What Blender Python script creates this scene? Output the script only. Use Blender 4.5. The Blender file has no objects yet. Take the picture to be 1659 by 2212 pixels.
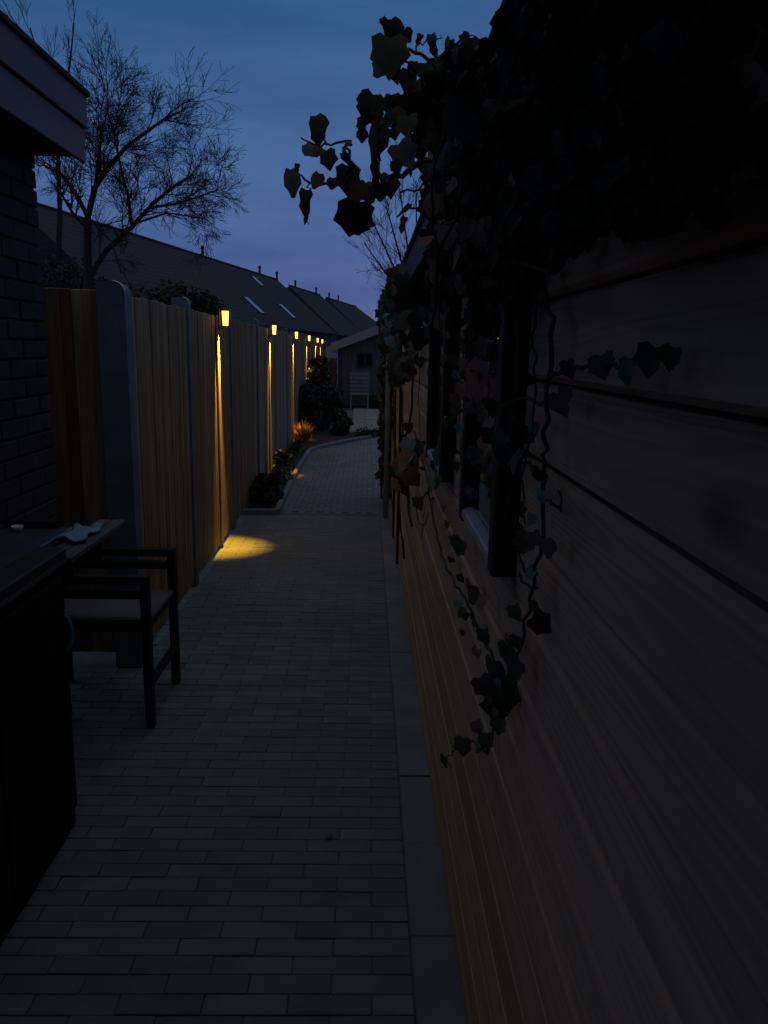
import bpy, bmesh, math, random
import numpy as np
from mathutils import Vector, Matrix
random.seed(7); rng = np.random.default_rng(7)
S = bpy.context.scene
COL = S.collection
PI = math.pi

# ------------------------------------------------------------------ camera
PITCH, YAW, ROLL, CAM_H = math.radians(11.92), math.radians(1.41), math.radians(1.2), 1.557
fw = Vector((math.sin(YAW)*math.cos(PITCH), math.cos(YAW)*math.cos(PITCH), -math.sin(PITCH)))
r0 = Vector((math.cos(YAW), -math.sin(YAW), 0)); u0 = r0.cross(fw)
CR = r0*math.cos(ROLL)+u0*math.sin(ROLL); CU = u0*math.cos(ROLL)-r0*math.sin(ROLL)
cam = bpy.data.cameras.new('camera'); camo = bpy.data.objects.new('camera', cam); COL.objects.link(camo)
cam.sensor_fit = 'HORIZONTAL'; cam.sensor_width = 36; cam.lens = 36.0
cam.clip_start = 0.03; cam.clip_end = 900
M4 = Matrix((CR, CU, -fw)).transposed().to_4x4(); M4.translation = (0, 0, CAM_H)
camo.matrix_world = M4
S.camera = camo

# survey helpers: a sight line of the photo (1659 px wide) cut with a plane that is known
def ray(x, y): return fw*1659 + CR*(x-829.5) - CU*(y-1106)
EYE = Vector((0, 0, CAM_H))
def atY(x, y, Y): d = ray(x, y); return EYE + d*(Y/d.y)
def atX(x, y, X): d = ray(x, y); return EYE + d*(X/d.x)
def atZ(x, y, Z): d = ray(x, y); return EYE + d*((Z-CAM_H)/d.z)

# ------------------------------------------------------------------ sky and exposure
W = bpy.data.worlds.new('World'); S.world = W; W.use_nodes = True
wt = W.node_tree; wt.nodes.clear()
def wn(t, **k):
    n = wt.nodes.new(t)
    for a, b in k.items(): setattr(n, a, b)
    return n
wo = wn('ShaderNodeOutputWorld'); bg = wn('ShaderNodeBackground')
tc = wn('ShaderNodeTexCoord'); sx = wn('ShaderNodeSeparateXYZ')
wt.links.new(tc.outputs['Generated'], sx.inputs[0])
ramp = wn('ShaderNodeValToRGB')
cr = ramp.color_ramp
cr.elements[0].position = 0.0; cr.elements[0].color = (.078, .099, .252, 1)
cr.elements[1].position = 1.0; cr.elements[1].color = (.235, .262, .300, 1)
for p, c in ((.10, (.067, .110, .275, 1)), (.20, (.055, .118, .282, 1)), (.36, (.033, .096, .232, 1)), (.62, (.115, .155, .225, 1))):
    e = cr.elements.new(p); e.color = c
wt.links.new(sx.outputs['Z'], ramp.inputs[0])
mp = wn('ShaderNodeMapping'); mp.inputs['Scale'].default_value = (1.6, 1.6, 7.0)
mp.inputs['Rotation'].default_value = (0, .12, 0)
wt.links.new(tc.outputs['Generated'], mp.inputs[0])
nz = wn('ShaderNodeTexNoise'); nz.inputs['Scale'].default_value = 3.0; nz.inputs['Detail'].default_value = 5; nz.inputs['Roughness'].default_value = .5
wt.links.new(mp.outputs[0], nz.inputs[0])
cl = wn('ShaderNodeMapRange'); cl.inputs[1].default_value = .38; cl.inputs[2].default_value = .66; cl.inputs[3].default_value = .0; cl.inputs[4].default_value = 1.0
wt.links.new(nz.outputs[0], cl.inputs[0])
mul = wn('ShaderNodeMix', data_type='RGBA', blend_type='MULTIPLY'); mul.inputs[0].default_value = 1
tint = wn('ShaderNodeMix', data_type='RGBA'); tint.inputs[6].default_value = (.84, .88, .90, 1); tint.inputs[7].default_value = (1.18, 1.10, 1.05, 1)
wt.links.new(cl.outputs[0], tint.inputs[0])
wt.links.new(ramp.outputs[0], mul.inputs[6]); wt.links.new(tint.outputs[2], mul.inputs[7])
wt.links.new(mul.outputs[2], bg.inputs[0]); bg.inputs[1].default_value = 1.08
wt.links.new(bg.outputs[0], wo.inputs[0])
S.view_settings.view_transform = 'Standard'; S.view_settings.look = 'None'
S.view_settings.exposure = 0; S.view_settings.gamma = 1
S.render.engine = 'CYCLES'
S.cycles.use_denoising = True
S.cycles.max_bounces = 6; S.cycles.sample_clamp_indirect = 4

# ------------------------------------------------------------------ materials
def mat(name, base, base2=None, rough=.85, scale=6, stretch=(1, 1, 1), bump=0, bscale=None, var=0, spec=.3, detail=6, metal=0, coord='Object', spots=None, hard=(.35, .65)):
    m = bpy.data.materials.new(name); m.use_nodes = True
    nt = m.node_tree; L = nt.links; b = nt.nodes['Principled BSDF']
    b.inputs['Roughness'].default_value = rough; b.inputs['Metallic'].default_value = metal
    b.inputs['Specular IOR Level'].default_value = spec
    t = nt.nodes.new('ShaderNodeTexCoord'); mpp = nt.nodes.new('ShaderNodeMapping')
    mpp.inputs['Scale'].default_value = stretch
    oi = nt.nodes.new('ShaderNodeObjectInfo')
    if coord == 'World':
        g = nt.nodes.new('ShaderNodeNewGeometry'); src = g.outputs['Position']
    else:
        src = t.outputs['Object']
    add = nt.nodes.new('ShaderNodeVectorMath'); add.operation = 'ADD'
    if var:
        sc = nt.nodes.new('ShaderNodeVectorMath'); sc.operation = 'SCALE'; sc.inputs[0].default_value = (7, 3, 11)
        L.new(oi.outputs['Random'], sc.inputs['Scale']); L.new(sc.outputs[0], add.inputs[1])
    L.new(src, add.inputs[0]); L.new(add.outputs[0], mpp.inputs[0])
    n = nt.nodes.new('ShaderNodeTexNoise'); n.inputs['Scale'].default_value = scale; n.inputs['Detail'].default_value = detail
    L.new(mpp.outputs[0], n.inputs[0])
    mr = nt.nodes.new('ShaderNodeMapRange'); mr.inputs[1].default_value = hard[0]; mr.inputs[2].default_value = hard[1]
    L.new(n.outputs[0], mr.inputs[0])
    mx = nt.nodes.new('ShaderNodeMix'); mx.data_type = 'RGBA'
    base2 = base2 or tuple(c*.6 for c in base)
    mx.inputs[6].default_value = (*base, 1); mx.inputs[7].default_value = (*base2, 1)
    L.new(mr.outputs[0], mx.inputs[0])
    out = mx.outputs[2]
    if spots:
        n2 = nt.nodes.new('ShaderNodeTexNoise'); n2.inputs['Scale'].default_value = spots[1]; n2.inputs['Detail'].default_value = 3
        L.new(add.outputs[0], n2.inputs[0])
        mr2 = nt.nodes.new('ShaderNodeMapRange'); mr2.inputs[1].default_value = .48; mr2.inputs[2].default_value = .62
        L.new(n2.outputs[0], mr2.inputs[0])
        mx3 = nt.nodes.new('ShaderNodeMix'); mx3.data_type = 'RGBA'; mx3.inputs[7].default_value = (*spots[0], 1)
        L.new(mr2.outputs[0], mx3.inputs[0]); L.new(out, mx3.inputs[6]); out = mx3.outputs[2]
    if var:
        hs = nt.nodes.new('ShaderNodeHueSaturation'); vr = nt.nodes.new('ShaderNodeMapRange')
        vr.inputs[3].default_value = 1-var; vr.inputs[4].default_value = 1+var
        L.new(oi.outputs['Random'], vr.inputs[0]); L.new(vr.outputs[0], hs.inputs['Value'])
        L.new(out, hs.inputs['Color']); out = hs.outputs[0]
    L.new(out, b.inputs['Base Color'])
    if bump:
        bn = nt.nodes.new('ShaderNodeBump'); bn.inputs['Strength'].default_value = bump; bn.inputs['Distance'].default_value = .004
        if bscale:
            n3 = nt.nodes.new('ShaderNodeTexNoise'); n3.inputs['Scale'].default_value = bscale; n3.inputs['Detail'].default_value = 5
            L.new(mpp.outputs[0], n3.inputs[0]); L.new(n3.outputs[0], bn.inputs['Height'])
        else: L.new(n.outputs[0], bn.inputs['Height'])
        L.new(bn.outputs[0], b.inputs['Normal'])
    return m

def plank_wood(name, c1, c2, c3):
    """weathered board running along its own Y: grain lines, cathedral figure and knots"""
    m = mat(name, c1, c2, rough=.72, scale=3.0, stretch=(1, .35, 5), bump=.0, var=.14, spec=.2, detail=4, spots=(c3, 2.2))
    nt = m.node_tree; L = nt.links; b = nt.nodes['Principled BSDF']
    add = [n for n in nt.nodes if n.type == 'VECT_MATH' and n.operation == 'ADD'][0]
    mp2 = nt.nodes.new('ShaderNodeMapping'); mp2.inputs['Scale'].default_value = (1, .09, 1.9); L.new(add.outputs[0], mp2.inputs[0])
    nz2 = nt.nodes.new('ShaderNodeTexNoise'); nz2.inputs['Scale'].default_value = 5.5; nz2.inputs['Detail'].default_value = 2; nz2.inputs['Distortion'].default_value = .15
    L.new(mp2.outputs[0], nz2.inputs[0])
    ml = nt.nodes.new('ShaderNodeMath'); ml.operation = 'MULTIPLY'; ml.inputs[1].default_value = 120; L.new(nz2.outputs[0], ml.inputs[0])
    sn = nt.nodes.new('ShaderNodeMath'); sn.operation = 'SINE'; L.new(ml.outputs[0], sn.inputs[0])
    mr = nt.nodes.new('ShaderNodeMapRange'); mr.inputs[1].default_value = -.2; mr.inputs[2].default_value = 1; mr.inputs[3].default_value = 1.02; mr.inputs[4].default_value = .88
    L.new(sn.outputs[0], mr.inputs[0])
    old = b.inputs['Base Color'].links[0].from_socket
    vm = nt.nodes.new('ShaderNodeVectorMath'); vm.operation = 'SCALE'
    L.new(old, vm.inputs[0]); L.new(mr.outputs[0], vm.inputs['Scale'])
    # knots
    mp3 = nt.nodes.new('ShaderNodeMapping'); mp3.inputs['Scale'].default_value = (.2, .55, 1.0); L.new(add.outputs[0], mp3.inputs[0])
    vo = nt.nodes.new('ShaderNodeTexVoronoi'); vo.inputs['Scale'].default_value = 4.2; L.new(mp3.outputs[0], vo.inputs[0])
    kr = nt.nodes.new('ShaderNodeMapRange'); kr.inputs[1].default_value = .02; kr.inputs[2].default_value = .11; kr.inputs[3].default_value = .35; kr.inputs[4].default_value = 1
    L.new(vo.outputs['Distance'], kr.inputs[0])
    vm2 = nt.nodes.new('ShaderNodeVectorMath'); vm2.operation = 'SCALE'; L.new(vm.outputs[0], vm2.inputs[0]); L.new(kr.outputs[0], vm2.inputs['Scale'])
    L.new(vm2.outputs[0], b.inputs['Base Color'])
    bn = nt.nodes.new('ShaderNodeBump'); bn.inputs['Strength'].default_value = .25; bn.inputs['Distance'].default_value = .001
    L.new(sn.outputs[0], bn.inputs['Height']); L.new(bn.outputs[0], b.inputs['Normal'])
    return m

def emis(name, c, s):
    m = bpy.data.materials.new(name); m.use_nodes = True
    b = m.node_tree.nodes['Principled BSDF']; b.inputs['Base Color'].default_value = (.8, .7, .5, 1)
    b.inputs['Emission Color'].default_value = (*c, 1); b.inputs['Emission Strength'].default_value = s
    return m
def glass(name, c=(.01, .011, .013)):
    m = bpy.data.materials.new(name); m.use_nodes = True
    b = m.node_tree.nodes['Principled BSDF']; b.inputs['Base Color'].default_value = (*c, 1)
    b.inputs['Roughness'].default_value = .05; b.inputs['Specular IOR Level'].default_value = .6
    return m

MAT = dict(
    ground=mat('ground_soil', (.07, .06, .045), (.035, .03, .022), rough=.95, scale=3, bump=.6, bscale=30, coord='World'),
    bedsoil=mat('bed_soil', (.055, .042, .030), (.025, .02, .015), rough=.95, scale=14, bump=1, bscale=60, coord='World'),
    brick=mat('paving_brick', (.18, .19, .197), (.147, .155, .162), rough=.85, scale=9, bump=.6, bscale=120, var=.13, spots=((.145, .147, .14), 3.0), spec=.2),
    brickfar=mat('paving_brick_far', (.185, .193, .20), (.150, .157, .163), rough=.8, scale=5, bump=.4, bscale=60, coord='World', spots=((.15, .155, .15), 1.2), spec=.2),
    joint=mat('joint_sand', (.155, .152, .146), (.115, .112, .106), rough=.95, scale=25, coord='World', bump=.4),
    edging=mat('edging_concrete', (.205, .205, .22), (.16, .16, .172), rough=.85, scale=7, bump=.4, bscale=90, var=.08),
    terrace=mat('terrace_concrete', (.30, .29, .25), (.21, .21, .18), rough=.85, scale=2.2, coord='World'),
    slat=mat('fence_wood', (.30, .215, .125), (.18, .12, .068), rough=.75, scale=6, stretch=(6, 6, .5), bump=.4, var=.22, spec=.25),
    slat_old=mat('gate_wood', (.21, .135, .075), (.12, .07, .04), rough=.75, scale=6, stretch=(6, 6, .5), bump=.3, var=.2, spec=.25),
    gate_red=mat('gate_red_wood', (.20, .07, .04), (.11, .045, .03), rough=.7, scale=6, stretch=(6, 6, .5), bump=.3, spec=.25),
    batten=mat('batten_wood', (.36, .27, .16), (.24, .17, .10), rough=.75, scale=6, stretch=(6, 6, .5), bump=.4, var=.1, spec=.25),
    post=mat('grey_post', (.155, .17, .21), (.115, .125, .155), rough=.65, scale=8, var=.05, bump=.25, spec=.4, spots=((.115, .125, .135), 5)),
    postcap=mat('post_cap_metal', (.5, .5, .5), (.4, .4, .4), rough=.35, metal=.6, spec=.5),
    plank=plank_wood('cabin_plank', (.62, .375, .23), (.46, .28, .175), (.54, .34, .21)),
    darkwood=mat('dark_frame', (.036, .028, .026), (.022, .019, .018), rough=.6, scale=8, stretch=(5, 5, 1), bump=.2),
    core=mat('cabin_core', (.012, .010, .009), rough=.95),
    roofing=mat('roofing_felt', (.030, .028, .030), (.018, .018, .019), rough=.95, scale=30, bump=.3),
    sill=mat('zinc_sill', (.42, .42, .45), (.33, .33, .36), rough=.4, scale=12, metal=.3, spec=.5),
    glass=glass('window_glass'), skyglass=glass('skylight_glass', (.35, .38, .42)),
    lampglass=emis('lamp_glass_lit', (1, .50, .07), 3.2), lampmetal=mat('lamp_black_metal', (.015, .015, .015), rough=.5, scale=10, spec=.4),
    pipe=mat('grey_pvc_pipe', (.36, .36, .39), (.28, .28, .31), rough=.35, scale=6, spec=.5, stretch=(1, 1, .3)),
    hbrick=mat('house_brick', (.052, .043, .046), (.04, .034, .037), rough=.9, scale=14, bump=.4, bscale=70, var=.15, spec=.15),
    mortar=mat('mortar', (.044, .037, .04), rough=.95, scale=30),
    fascia=mat('painted_fascia', (.13, .105, .115), (.10, .083, .092), rough=.6, scale=4, stretch=(2, .3, 2), bump=.1, spec=.35),
    soffit=mat('soffit_board', (.05, .042, .04), (.035, .03, .03), rough=.8, scale=5),
    black=mat('black_cover', (.012, .012, .013), (.008, .008, .009), rough=.8, scale=10, bump=.3, spec=.2),
    steel=mat('dark_steel_top', (.10, .11, .13), (.07, .08, .10), rough=.42, scale=9, metal=.5, spec=.5),
    oldslat=mat('shelf_slat', (.12, .125, .12), (.075, .08, .075), rough=.6, scale=7, stretch=(5, 1, 5), var=.15),
    paleblue=mat('pale_blue_plastic', (.22, .36, .43), (.16, .28, .35), rough=.45, scale=12, bump=.4),
    bluecord=mat('blue_plastic', (.10, .22, .38), (.07, .16, .30), rough=.45, scale=20),
    white=mat('white_ceramic', (.75, .72, .72), (.65, .62, .62), rough=.4, scale=20),
    chair=mat('black_metal', (.016, .015, .017), (.011, .011, .012), rough=.55, scale=20, spec=.3),
    seat=mat('grey_cushion', (.12, .11, .107), (.09, .082, .08), rough=.9, scale=60, bump=.5),
    vine=mat('vine_bark', (.075, .058, .045), (.04, .032, .026), rough=.9, scale=40, stretch=(1, 1, .3), bump=.5),
    leaf_dark=mat('leaf_dark', (.092, .080, .052), (.052, .046, .031), rough=.7, scale=30, var=.3, spec=.08),
    leaf_green=mat('leaf_green', (.095, .115, .05), (.06, .075, .035), rough=.65, scale=30, var=.3, spec=.1),
    leaf_pale=mat('leaf_pale', (.24, .27, .22), (.16, .19, .15), rough=.6, scale=40, var=.25, spec=.25),
    leaf_brown=mat('leaf_brown', (.28, .16, .105), (.17, .09, .06), rough=.7, scale=30, var=.3, spec=.15),
    bush=mat('bush_leaf', (.048, .052, .032), (.028, .032, .020), rough=.7, scale=1.6, coord='World', spec=.2),
    bush2=mat('bush_leaf_olive', (.052, .052, .026), (.028, .030, .017), rough=.7, scale=1.2, coord='World', spec=.2),
    cover=mat('cover_leaf', (.11, .125, .04), (.055, .068, .025), rough=.6, scale=6, coord='World', spec=.3),
    tuft=mat('dry_grass', (.26, .135, .065), (.17, .08, .04), rough=.8, scale=6, coord='World', spec=.2),
    bark=mat('tree_bark', (.045, .038, .034), (.028, .025, .023), rough=.95, scale=20),
    rooftile=mat('roof_tile', (.036, .037, .037), (.026, .027, .028), rough=.85, scale=2.0, stretch=(1, 1, 4), coord='World', spec=.3),
    hwall=mat('terrace_wall', (.10, .09, .10), (.075, .07, .08), rough=.9, scale=3, coord='World'),
    gable=mat('gable_render', (.16, .13, .12), (.12, .10, .095), rough=.9, scale=2, coord='World'),
    frame_w=mat('pale_frame', (.45, .47, .5), rough=.5, scale=5),
    shedwall=mat('shed_boards', (.13, .125, .11), (.09, .088, .078), rough=.85, scale=5, stretch=(6, 6, .5), var=.12),
    verge=mat('verge_board', (.35, .27, .25), (.27, .21, .20), rough=.7, scale=3),
    redwood=mat('red_brown_wood', (.13, .045, .030), (.08, .03, .022), rough=.8, scale=5, stretch=(6, 6, .6), var=.15),
    bench=mat('pale_slat', (.22, .225, .22), (.16, .17, .16), rough=.7, scale=6, var=.1),
    pot=mat('dark_pot', (.04, .03, .028), rough=.7, scale=9),
    stake=mat('dark_stake', (.030, .022, .022), rough=.8, scale=12),
    shadewall=mat('rear_shade_wall', (.12, .10, .09), (.09, .075, .07), rough=.9, scale=4, coord='World'),  # finish of the added shading wall and slab behind the viewer
)

# tile courses of the far roofs
nt = MAT['rooftile'].node_tree; b_ = nt.nodes['Principled BSDF']; src = b_.inputs['Base Color'].links[0].from_socket
tcn = nt.nodes.new('ShaderNodeTexCoord'); sp = nt.nodes.new('ShaderNodeSeparateXYZ'); nt.links.new(tcn.outputs['Object'], sp.inputs[0])
m1 = nt.nodes.new('ShaderNodeMath'); m1.operation = 'MULTIPLY'; m1.inputs[1].default_value = 2*PI/.30; nt.links.new(sp.outputs['Z'], m1.inputs[0])
m2 = nt.nodes.new('ShaderNodeMath'); m2.operation = 'SINE'; nt.links.new(m1.outputs[0], m2.inputs[0])
m3 = nt.nodes.new('ShaderNodeMapRange'); m3.inputs[1].default_value = -1; m3.inputs[3].default_value = .72; m3.inputs[4].default_value = 1.1; nt.links.new(m2.outputs[0], m3.inputs[0])
v1 = nt.nodes.new('ShaderNodeVectorMath'); v1.operation = 'SCALE'; nt.links.new(src, v1.inputs[0]); nt.links.new(m3.outputs[0], v1.inputs['Scale']); nt.links.new(v1.outputs[0], b_.inputs['Base Color'])

# ------------------------------------------------------------------ mesh helpers
class MB:
    def __init__(s): s.v = []; s.f = []
    def add(s, v, f):
        o = len(s.v); s.v += [tuple(p) for p in v]; s.f += [tuple(i+o for i in q) for q in f]; return s
    def box(s, x0, x1, y0, y1, z0, z1, bev=0, rot=None, at=None):
        if x0 > x1: x0, x1 = x1, x0
        if y0 > y1: y0, y1 = y1, y0
        if bev <= 0:
            v = [(x, y, z) for x in (x0, x1) for y in (y0, y1) for z in (z0, z1)]
            f = [(0, 1, 3, 2), (4, 6, 7, 5), (0, 4, 5, 1), (2, 3, 7, 6), (0, 2, 6, 4), (1, 5, 7, 3)]
        else:
            bm = bmesh.new(); bmesh.ops.create_cube(bm, size=1)
            for q in bm.verts: q.co = Vector(((x0+x1)/2+q.co.x*(x1-x0), (y0+y1)/2+q.co.y*(y1-y0), (z0+z1)/2+q.co.z*(z1-z0)))
            bmesh.ops.bevel(bm, geom=bm.edges[:], offset=bev, segments=1, affect='EDGES')
            bm.verts.index_update()
            v = [tuple(q.co) for q in bm.verts]; f = [tuple(q.index for q in p.verts) for p in bm.faces]; bm.free()
        if rot is not None: v = [tuple(rot @ Vector(p)) for p in v]
        if at is not None: v = [(p[0]+at[0], p[1]+at[1], p[2]+at[2]) for p in v]
        return s.add(v, f)
    def prism(s, poly, axis, a, b):
        """polygon (two coords) swept along an axis from a to b"""
        n = len(poly)
        def P(u, w, t): return {'x': (t, u, w), 'y': (u, t, w), 'z': (u, w, t)}[axis]
        v = [P(u, w, a) for u, w in poly]+[P(u, w, b) for u, w in poly]
        f = [tuple(range(n)), tuple(range(2*n-1, n-1, -1))]+[(i, i+n, (i+1) % n+n, (i+1) % n) for i in range(n)]
        return s.add(v, f)
    def tube(s, pts, rad, n=6):
        pts = [Vector(p) for p in pts]; rings = []
        if not hasattr(rad, '__len__'): rad = [rad]*len(pts)
        prev = None
        for i, p in enumerate(pts):
            d = (pts[min(i+1, len(pts)-1)]-pts[max(i-1, 0)])
            d = d.normalized() if d.length > 1e-9 else Vector((0, 0, 1))
            if prev is None:
                a = d.orthogonal().normalized()
            else:
                a = prev - d*prev.dot(d); a = a.normalized() if a.length > 1e-6 else d.orthogonal().normalized()
            prev = a; b = d.cross(a)
            rings.append([p+(a*math.cos(2*PI*k/n)+b*math.sin(2*PI*k/n))*rad[i] for k in range(n)])
        o = [q for r in rings for q in r]; f = []
        for i in range(len(pts)-1):
            for k in range(n):
                f.append((i*n+k, i*n+(k+1) % n, (i+1)*n+(k+1) % n, (i+1)*n+k))
        f.append(tuple(range(n))[::-1]); f.append(tuple((len(pts)-1)*n+k for k in range(n)))
        return s.add(o, f)
    def lathe(s, prof, n=16, at=(0, 0, 0)):
        v = []; f = []
        for r, z in prof: v += [(at[0]+r*math.cos(2*PI*k/n), at[1]+r*math.sin(2*PI*k/n), at[2]+z) for k in range(n)]
        for i in range(len(prof)-1):
            for k in range(n): f.append((i*n+k, i*n+(k+1) % n, (i+1)*n+(k+1) % n, (i+1)*n+k))
        f.append(tuple(range(n))[::-1]); f.append(tuple((len(prof)-1)*n+k for k in range(n)))
        return s.add(v, f)
    def mesh(s, name, m):
        me = bpy.data.meshes.new(name); me.from_pydata(s.v, [], s.f); me.update()
        bm = bmesh.new(); bm.from_mesh(me); bmesh.ops.recalc_face_normals(bm, faces=bm.faces); bm.to_mesh(me); bm.free()
        me.materials.append(MAT[m] if isinstance(m, str) else m)
        return me
    def build(s, name, m, parent=None, loc=None, kind=None, smooth=False):
        o = bpy.data.objects.new(name, s.mesh(name, m)); COL.objects.link(o)
        if smooth:
            for p in o.data.polygons: p.use_smooth = True
        if loc is not None: o.location = loc
        if parent is not None: o.parent = parent
        if kind: o['kind'] = kind
        return o
def place(name, me, parent, loc=(0, 0, 0), rot=(0, 0, 0), scale=(1, 1, 1), label=None):
    o = bpy.data.objects.new(name, me); COL.objects.link(o); o.parent = parent
    o.location = loc; o.rotation_euler = rot; o.scale = scale
    if label: o['label'] = label
    return o
def thing(name, label, cat, loc=(0, 0, 0), rz=0, group=None):
    o = bpy.data.objects.new(name, None); COL.objects.link(o); o.empty_display_size = .1
    o.location = loc; o.rotation_euler = (0, 0, rz); o['label'] = label; o['category'] = cat
    if group: o['group'] = group
    return o
def tag(o, label, cat, group=None):
    o['label'] = label; o['category'] = cat
    if group: o['group'] = group
    return o
def fastmesh(name, V, F, m):
    me = bpy.data.meshes.new(name)
    V = np.asarray(V, np.float32); F = np.asarray(F, np.int32); k = F.shape[1]
    me.vertices.add(len(V)); me.vertices.foreach_set('co', V.ravel())
    me.loops.add(F.size); me.loops.foreach_set('vertex_index', F.ravel())
    me.polygons.add(len(F)); me.polygons.foreach_set('loop_start', np.arange(0, F.size, k, dtype=np.int32))
    me.update(calc_edges=True); me.validate(); me.materials.append(MAT[m] if isinstance(m, str) else m)
    return me
def leafcloud(name, pts, size, m, parent=None, kind=None, flat=.0):
    """many small two-triangle leaves, one per point"""
    P = np.asarray(pts, float); n = len(P)
    a = rng.normal(size=(n, 3)); a /= np.linalg.norm(a, axis=1)[:, None]
    b = rng.normal(size=(n, 3)); b[:, 2] *= (1-flat)
    b -= a*(a*b).sum(1)[:, None]; b /= np.linalg.norm(b, axis=1)[:, None]
    s = size*rng.uniform(.6, 1.35, n)[:, None]
    c = np.cross(a, b)
    V = np.stack([P-a*s, P+b*s*.55+c*s*.15, P+a*s, P-b*s*.55+c*s*.15], 1).reshape(-1, 3)
    F = np.arange(4*n).reshape(n, 4)
    o = bpy.data.objects.new(name, fastmesh(name, V, F, m)); COL.objects.link(o)
    if parent is not None: o.parent = parent
    if kind: o['kind'] = kind
    return o

# ================================================================== THE SETTING
def quad_sheet(name, poly, z, m):
    o = MB().add([(x, y, z) for x, y in poly], [tuple(range(len(poly)))]).build(name, m); o['kind'] = 'structure'; return o
quad_sheet('ground', [(-400, -400), (400, -400), (400, 500), (-400, 500)], -.06, 'ground')

def fx(y): return -1.12-.0163*(y-5)          # face line of the boarded fence
# ---- brick path
PATH_R = .142
path = quad_sheet('brick_path', [(-1.75, -2.5), (.275, -2.5), (.275, 8.2), (1.2, 8.2), (4.5, 10.5), (4.5, 16.0), (.4, 14.6), (-.25, 13.2), (-.68, 12.36), (-.86, 11.8), (-.88, 10.1), (-.84, 7.25), (-1.16, 7.2), (-1.75, 3.6)], -.005, 'joint')
bed_poly = [(-1.22, 7.14), (-.82, 7.2), (-.85, 8.44), (-.87, 10.15), (-.855, 11.8), (-.68, 12.3), (-.25, 13.12), (.33, 14.31), (2.2, 15.6), (2.2, 15.9), (-.5, 14.5), (-.56, 20.6), (-1.55, 23.5), (-1.5, 23.5)]
def inside(x, y, poly):
    c = False; j = len(poly)-1
    for i in range(len(poly)):
        xi, yi = poly[i]; xj, yj = poly[j]
        if (yi > y) != (yj > y) and x < (xj-xi)*(y-yi)/(yj-yi)+xi: c = not c
        j = i
    return c
BL, BW, BH = .205, .061, .05
def brick_mb(l, w, h, c=.004):
    v = [(-l/2, -w/2, -h), (l/2, -w/2, -h), (l/2, w/2, -h), (-l/2, w/2, -h),
         (-l/2, -w/2, -c), (l/2, -w/2, -c), (l/2, w/2, -c), (-l/2, w/2, -c),
         (-l/2+c, -w/2+c, 0), (l/2-c, -w/2+c, 0), (l/2-c, w/2-c, 0), (-l/2+c, w/2-c, 0)]
    f = [(8, 9, 10, 11)]+[(i, (i+1) % 4, 4+(i+1) % 4, 4+i) for i in range(4)]+[(4+i, 4+(i+1) % 4, 8+(i+1) % 4, 8+i) for i in range(4)]
    return v, f
bv, bf = brick_mb(BL-.003, BW-.0025, BH, .0016)
bme = MB().add(bv, bf).mesh('brick', 'brick')
bv2, bf2 = brick_mb((BL-.006)/2, BW-.0025, BH, .0016)
bme_half = MB().add(bv2, bf2).mesh('half_brick', 'brick')
far = MB(); nind = 0
row = 0; y = .42
while y < 7.18:
    off = (row % 2)*BL/2
    x = PATH_R-.004-BL/2
    k = 0
    if row % 2:
        pos = [(PATH_R-.004-BL/4, True)]+[(PATH_R-.004-BL/2-BL/2-i*BL, False) for i in range(9)]
    else: pos = [(PATH_R-.004-BL/2-i*BL, False) for i in range(9)]
    for px, half in pos:
        lim = -1.42 if y < 3.55 else fx(y)+.01
        if px+BL/2 < lim: continue
        dz = random.gauss(0, .0006); rx, ry = random.gauss(0, .005), random.gauss(0, .004); rz = random.gauss(0, .006)
        if 1.40 < y < 4.4 and px > -1.13 and not (y < 2.3 and px < -.84) and nind < 298:
            place('brick', bme_half if half else bme, path, (px, y, dz), (rx, ry, rz)); nind += 1
        else:
            R = Matrix.Rotation(rx, 3, 'X') @ Matrix.Rotation(ry, 3, 'Y') @ Matrix.Rotation(rz, 3, 'Z')
            far.add([tuple(R @ Vector(p)+Vector((px, y, dz))) for p in (bv2 if half else bv)], bf2 if half else bf)
    row += 1; y += BW
# beyond the bed corner the bricks run lengthways
cx = PATH_R-.004-BW/2
bvl = [(p[1], p[0], p[2]) for p in bv]; bfl = [q[::-1] for q in bf]
ci = 0
for ci in range(-70, 22):
    x = PATH_R-.004-BW/2+ci*BW
    yy = 7.235+BL/2+(ci % 2)*BL/2
    while yy < 15.6:
        ok = x < .26 or (yy > 8.3 and x < 4.4 and yy > 8.2+(x-1.2)*.7)
        right_lim = (x-.33)*.75+14.31 if x > .33 else 99
        if ok and x > fx(yy) and not inside(x, yy, bed_poly) and yy < right_lim and x > -.84:
            if not (x < -.25 and yy > 13.1) and not (x < -.66 and yy > 12.25) and not (x <= .33 and yy > 13.12+(x+.25)*2.05 and yy > 13.1):
                far.add([(p[0]+x, p[1]+yy, p[2]+random.gauss(0, .0015)) for p in bvl], bfl)
        yy += BL
fb = far.build('bricks', 'brickfar', path, kind='stuff')
# edging stones between the bricks and the cabin
for i in range(22):
    y0 = -.2+i*.4
    if y0 > 8.0: break
    MB().box(PATH_R, .278, y0+.001, y0+.399, -.06, .002, bev=.002).build('edging_stone', 'edging', path, loc=(random.gauss(0, .001), 0, random.gauss(0, .0015)))
# terrace beyond the planting
terr = quad_sheet('terrace', [(-.56, 14.5), (2.6, 15.9), (6, 16), (6, 21.4), (-.7, 21.2)], -.03, 'joint')
tm = MB()
for i in range(-2, 20):
    for j in range(24):
        x = i*.302+.1; yv = 14.6+j*.302
        if x < -.5 or yv < 14.55+max(0, x+.3)*.5 or yv > 21: continue
        tm.box(x-.147, x+.147, yv-.147, yv+.147, -.06, .002+random.gauss(0, .0015))
tm.build('paving_slabs', 'terrace', terr, kind='stuff')

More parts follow.
